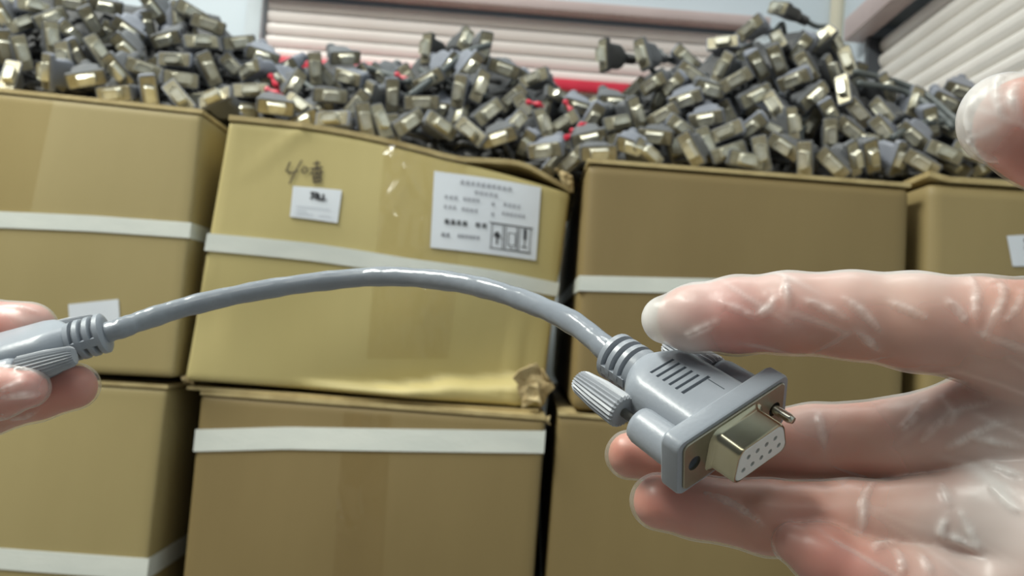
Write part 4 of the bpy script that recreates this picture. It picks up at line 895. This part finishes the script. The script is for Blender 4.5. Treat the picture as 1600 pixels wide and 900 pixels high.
def build_hand(name, label, lo, hi, fingers, palm, folds, creases, tips, haze_light_spots, h_skin, h_glove, zr, glo, ghi):
    fs = Field(lo, hi, h_skin); hand_field(fs, fingers, palm, skin=0.55)
    add_lines(fs, creases, zr[0], zr[1], 1.2, 0.16, -1)
    V, Q = surface_nets(fs); V = relax(V, Q, 2)
    flush = np.full(len(V), 0.30) + 0.12 * noise3(V, 3, 0.12)
    for (x, y, d, rad, amt) in tips:
        c = cmm(x, y, d); flush += amt * np.exp(-(np.linalg.norm(V - c, axis=1) / rad) ** 2)
    hand = link_mesh(name, np_mesh(name, V, Q, 'flush', np.clip(flush, 0, 1)), 'skin'); tag(hand, label, 'hand', 'hands in clear gloves')
    fg = Field(glo, ghi, h_glove); hand_field(fg, fingers, palm, kp=8.0)
    segs = add_lines(fg, folds, zr[0], zr[1], 0.9, 0.38, 1)
    V, Q = surface_nets(fg); V = relax(V, Q, 1)
    gap = np.maximum(fs.trilin(V), 0)
    haze = 0.13 + np.clip((gap - 1.2) * 0.2, 0, 0.5) + 0.05 * noise3(V, 5, 0.22)
    fold_d = np.full(len(V), 99.0)
    if segs:
        mid = np.array([(a + b) / 2 for a, b, _ in segs]); tpv = np.array([t for _, _, t in segs])
        for i0 in range(0, len(V), 20000):
            dd = np.linalg.norm(V[i0:i0 + 20000, None, :] - mid[None], axis=2); fold_d[i0:i0 + 20000] = (dd + (1 - tpv)[None] * 1.0).min(1)
    haze += 0.6 * np.exp(-(fold_d / 0.75) ** 2)
    for (x, y, d, rx, amt) in haze_light_spots:  # cloudy film, plus light on finger tops and gloss on palm painted in
        c = cmm(x, y, d); haze += amt * np.exp(-(np.linalg.norm(V - c, axis=1) / rx) ** 2)
    # fine stretched streaks of the film
    for sd, kv, wl in ((11, (-0.55, 0.83, 0.1), 8.0), (12, (0.62, 0.75, 0.2), 11.0), (14, (-0.25, 0.95, 0.2), 10.0)):
        ph = (V @ np.array(kv)) * 2 * math.pi / wl + 2.6 * noise3(V, sd, 0.09, 2); gate = np.clip(noise3(V, sd + 20, 0.14, 2) * 2.2 - 0.3, 0, 1)
        haze += 0.2 * gate * np.exp(-((1 - np.cos(ph)) / 0.09))
    haze = np.clip(haze, 0.04, 0.92)
    # soft crinkles of the loose film
    N = np.stack([fg.trilin(V + e) - fg.trilin(V - e) for e in np.eye(3) * 0.8], 1); N /= np.linalg.norm(N, axis=1)[:, None] + 1e-9
    V = V + N * (0.14 * noise3(V, 9, 0.4))[:, None]
    g = link_mesh('glove', np_mesh('glove', V, Q, 'haze', haze), 'glove', hand)
    return hand
# --- right hand: palm to the viewer, fingers pointing left, thumb above
fingers = [
 ('index', [(1041, 499, .203, 38), (1085, 497, .202, 53), (1150, 493, .200, 61), (1230, 489, .197, 64), (1330, 493, .194, 69), (1430, 503, .191, 77), (1530, 515, .189, 84), (1640, 535, .188, 92)], 7.5),
 ('middle', [(984, 711, .222, 39), (1040, 708, .222, 48), (1120, 702, .220, 55), (1270, 691, .213, 60), (1400, 687, .206, 65), (1520, 668, .199, 78), (1640, 650, .194, 86)], 0.3),
 ('ring', [(1029, 784, .206, 45), (1090, 792, .206, 49), (1200, 808, .203, 59), (1330, 814, .199, 64), (1440, 815, .195, 67), (1550, 800, .191, 78), (1650, 780, .190, 84)], 0.3),
 ('little', [(1239, 849, .191, 34), (1285, 868, .190, 50), (1350, 902, .188, 58), (1440, 928, .187, 74), (1540, 945, .187, 80), (1660, 930, .187, 86)], 0.3),
 ('thumb', [(1574, 188, .172, 74), (1640, 208, .172, 90), (1760, 262, .173, 96), (1900, 350, .176, 104), (2040, 470, .182, 120)], 4.0)]
palm = [[(1630, 540, .190, 92), (1850, 600, .200, 108), (2120, 640, .205, 130)], [(1630, 655, .196, 84), (2120, 690, .207, 120)], [(1640, 785, .193, 84), (2120, 740, .207, 120)], [(1650, 910, .181, 86), (1850, 880, .181, 112), (2140, 790, .200, 135)], [(1690, 850, .178, 92), (1900, 810, .178, 120)],
        [(2000, 450, .182, 120), (2120, 600, .195, 140)], [(2120, 690, .205, 150), (2450, 720, .215, 170), (2800, 760, .23, 205)]]
folds = [[(1515, 432), (1525, 450), (1526, 478), (1524, 505)], [(1550, 436), (1568, 452), (1562, 480), (1550, 505), (1535, 535)], [(1598, 455), (1590, 480), (1570, 504)],
 [(1225, 430), (1230, 455), (1232, 482)], [(1215, 466), (1200, 484), (1178, 496)], [(1178, 496), (1150, 482), (1120, 472)], [(1072, 526), (1100, 512), (1128, 500)],
 [(1255, 468), (1290, 482), (1325, 500)], [(1320, 466), (1350, 490), (1378, 522)], [(1390, 472), (1420, 485), (1450, 500)], [(1480, 468), (1500, 488), (1510, 505)], [(1340, 520), (1360, 535), (1375, 548)],
 [(1405, 672), (1430, 650), (1440, 628)], [(1280, 645), (1285, 680), (1290, 720)], [(1365, 752), (1352, 775), (1348, 815), (1345, 835)], [(1470, 756), (1478, 775), (1482, 790)],
 [(1440, 690), (1460, 668), (1500, 640), (1560, 625)], [(1510, 680), (1550, 690), (1600, 700)], [(1480, 700), (1500, 690), (1560, 660), (1600, 655)], [(1475, 838), (1500, 845), (1530, 862)], [(1482, 800), (1470, 830), (1476, 842)], [(1500, 800), (1520, 840), (1532, 868)],
 [(1470, 620), (1490, 640), (1480, 668)], [(1365, 860), (1375, 850), (1400, 850)], [(1400, 858), (1410, 880), (1408, 900)], [(1440, 868), (1450, 885), (1452, 900)], [(1550, 760), (1580, 790), (1600, 800)], [(1530, 720), (1570, 735), (1600, 745)],
 [(1100, 770), (1150, 790), (1200, 825)], [(1560, 118), (1556, 150), (1566, 190)], [(1520, 150), (1512, 190), (1524, 225)], [(1590, 130), (1582, 160), (1600, 200)], [(1512, 222), (1540, 245), (1560, 250)]]
creases = [[(1205, 445), (1208, 490), (1206, 540)], [(1345, 440), (1350, 490), (1352, 550)], [(1535, 450), (1548, 510), (1500, 575)], [(1285, 640), (1290, 690), (1285, 740)], [(1150, 760), (1160, 800), (1155, 850)], [(1350, 765), (1352, 810), (1350, 850)], [(1470, 620), (1480, 690), (1476, 745)], [(1476, 760), (1480, 800), (1478, 840)]]
build_hand('hand', 'right hand in a clear glove gripping the connector with its face turned forward', (8, -75, 140), (330, 105, 262), fingers, palm, folds, creases,
           [(1130, 500, .194, 13, 0.55), (1250, 690, .205, 12, 0.15), (1050, 790, .200, 10, 0.4), (985, 710, .214, 8, 0.35), (1290, 875, .184, 12, 0.5), (1600, 260, .165, 14, 0.45)],
           [(1026, 502, .199, 8.5, 0.5), (1080, 548, .198, 5, 0.4), (1540, 165, .166, 9, 0.12), (1110, 450, .198, 7, 0.3), (1420, 610, .199, 7, 0.35), (1585, 790, .176, 24, 0.36), (1300, 428, .192, 9, 0.25), (1390, 426, .189, 9, 0.25), (1480, 428, .186, 9, 0.25), (1200, 430, .195, 8, 0.25), (1265, 640, .205, 6, 0.3), (1590, 690, .182, 14, 0.2), (1545, 850, .178, 12, 0.25)], 1.0, 0.62, (150, 250), (12, -72, 144), (165, 100, 246))
# --- left hand: thumb above, two fingertips below the other connector
fingers = [
 ('thumb', [(44, 516, .274, 45), (-30, 520, .275, 54), (-150, 545, .274, 60), (-320, 600, .27, 68)], 0.3),
 ('index', [(44, 606, .246, 33), (0, 612, .246, 42), (-80, 630, .246, 50), (-220, 660, .25, 56), (-400, 690, .255, 64)], 0.3),
 ('middle', [(118, 604, .262, 37), (60, 615, .262, 42), (-20, 634, .262, 48), (-140, 670, .262, 54), (-400, 740, .265, 64)], 0.3)]
palm = [[(-330, 610, .268, 72), (-520, 660, .27, 110)], [(-400, 690, .256, 66), (-560, 690, .266, 110)], [(-400, 745, .266, 68), (-560, 740, .27, 110)], [(-420, 820, .272, 66), (-600, 770, .272, 105)], [(-560, 720, .268, 120), (-900, 800, .28, 130)]]
folds = [[(0, 622), (30, 618), (62, 616)], [(5, 570), (40, 578), (60, 590)], [(0, 610), (20, 604), (40, 596)], [(10, 655), (40, 650), (62, 638)], [(0, 478), (30, 480), (60, 488)]]
build_hand('hand', 'left hand in a clear glove at the left edge, two fingertips under the cable end', (-340, 0, 215), (-115, 110, 310), fingers, palm, folds, [],
           [(40, 610, .24, 14, 0.5), (100, 610, .256, 14, 0.3), (0, 490, .268, 12, 0.5)], [(60, 490, .268, 10, 0.2), (50, 585, .24, 8, 0.15)], 1.1, 0.7, (215, 300), (-250, 0, 215), (-115, 95, 310))
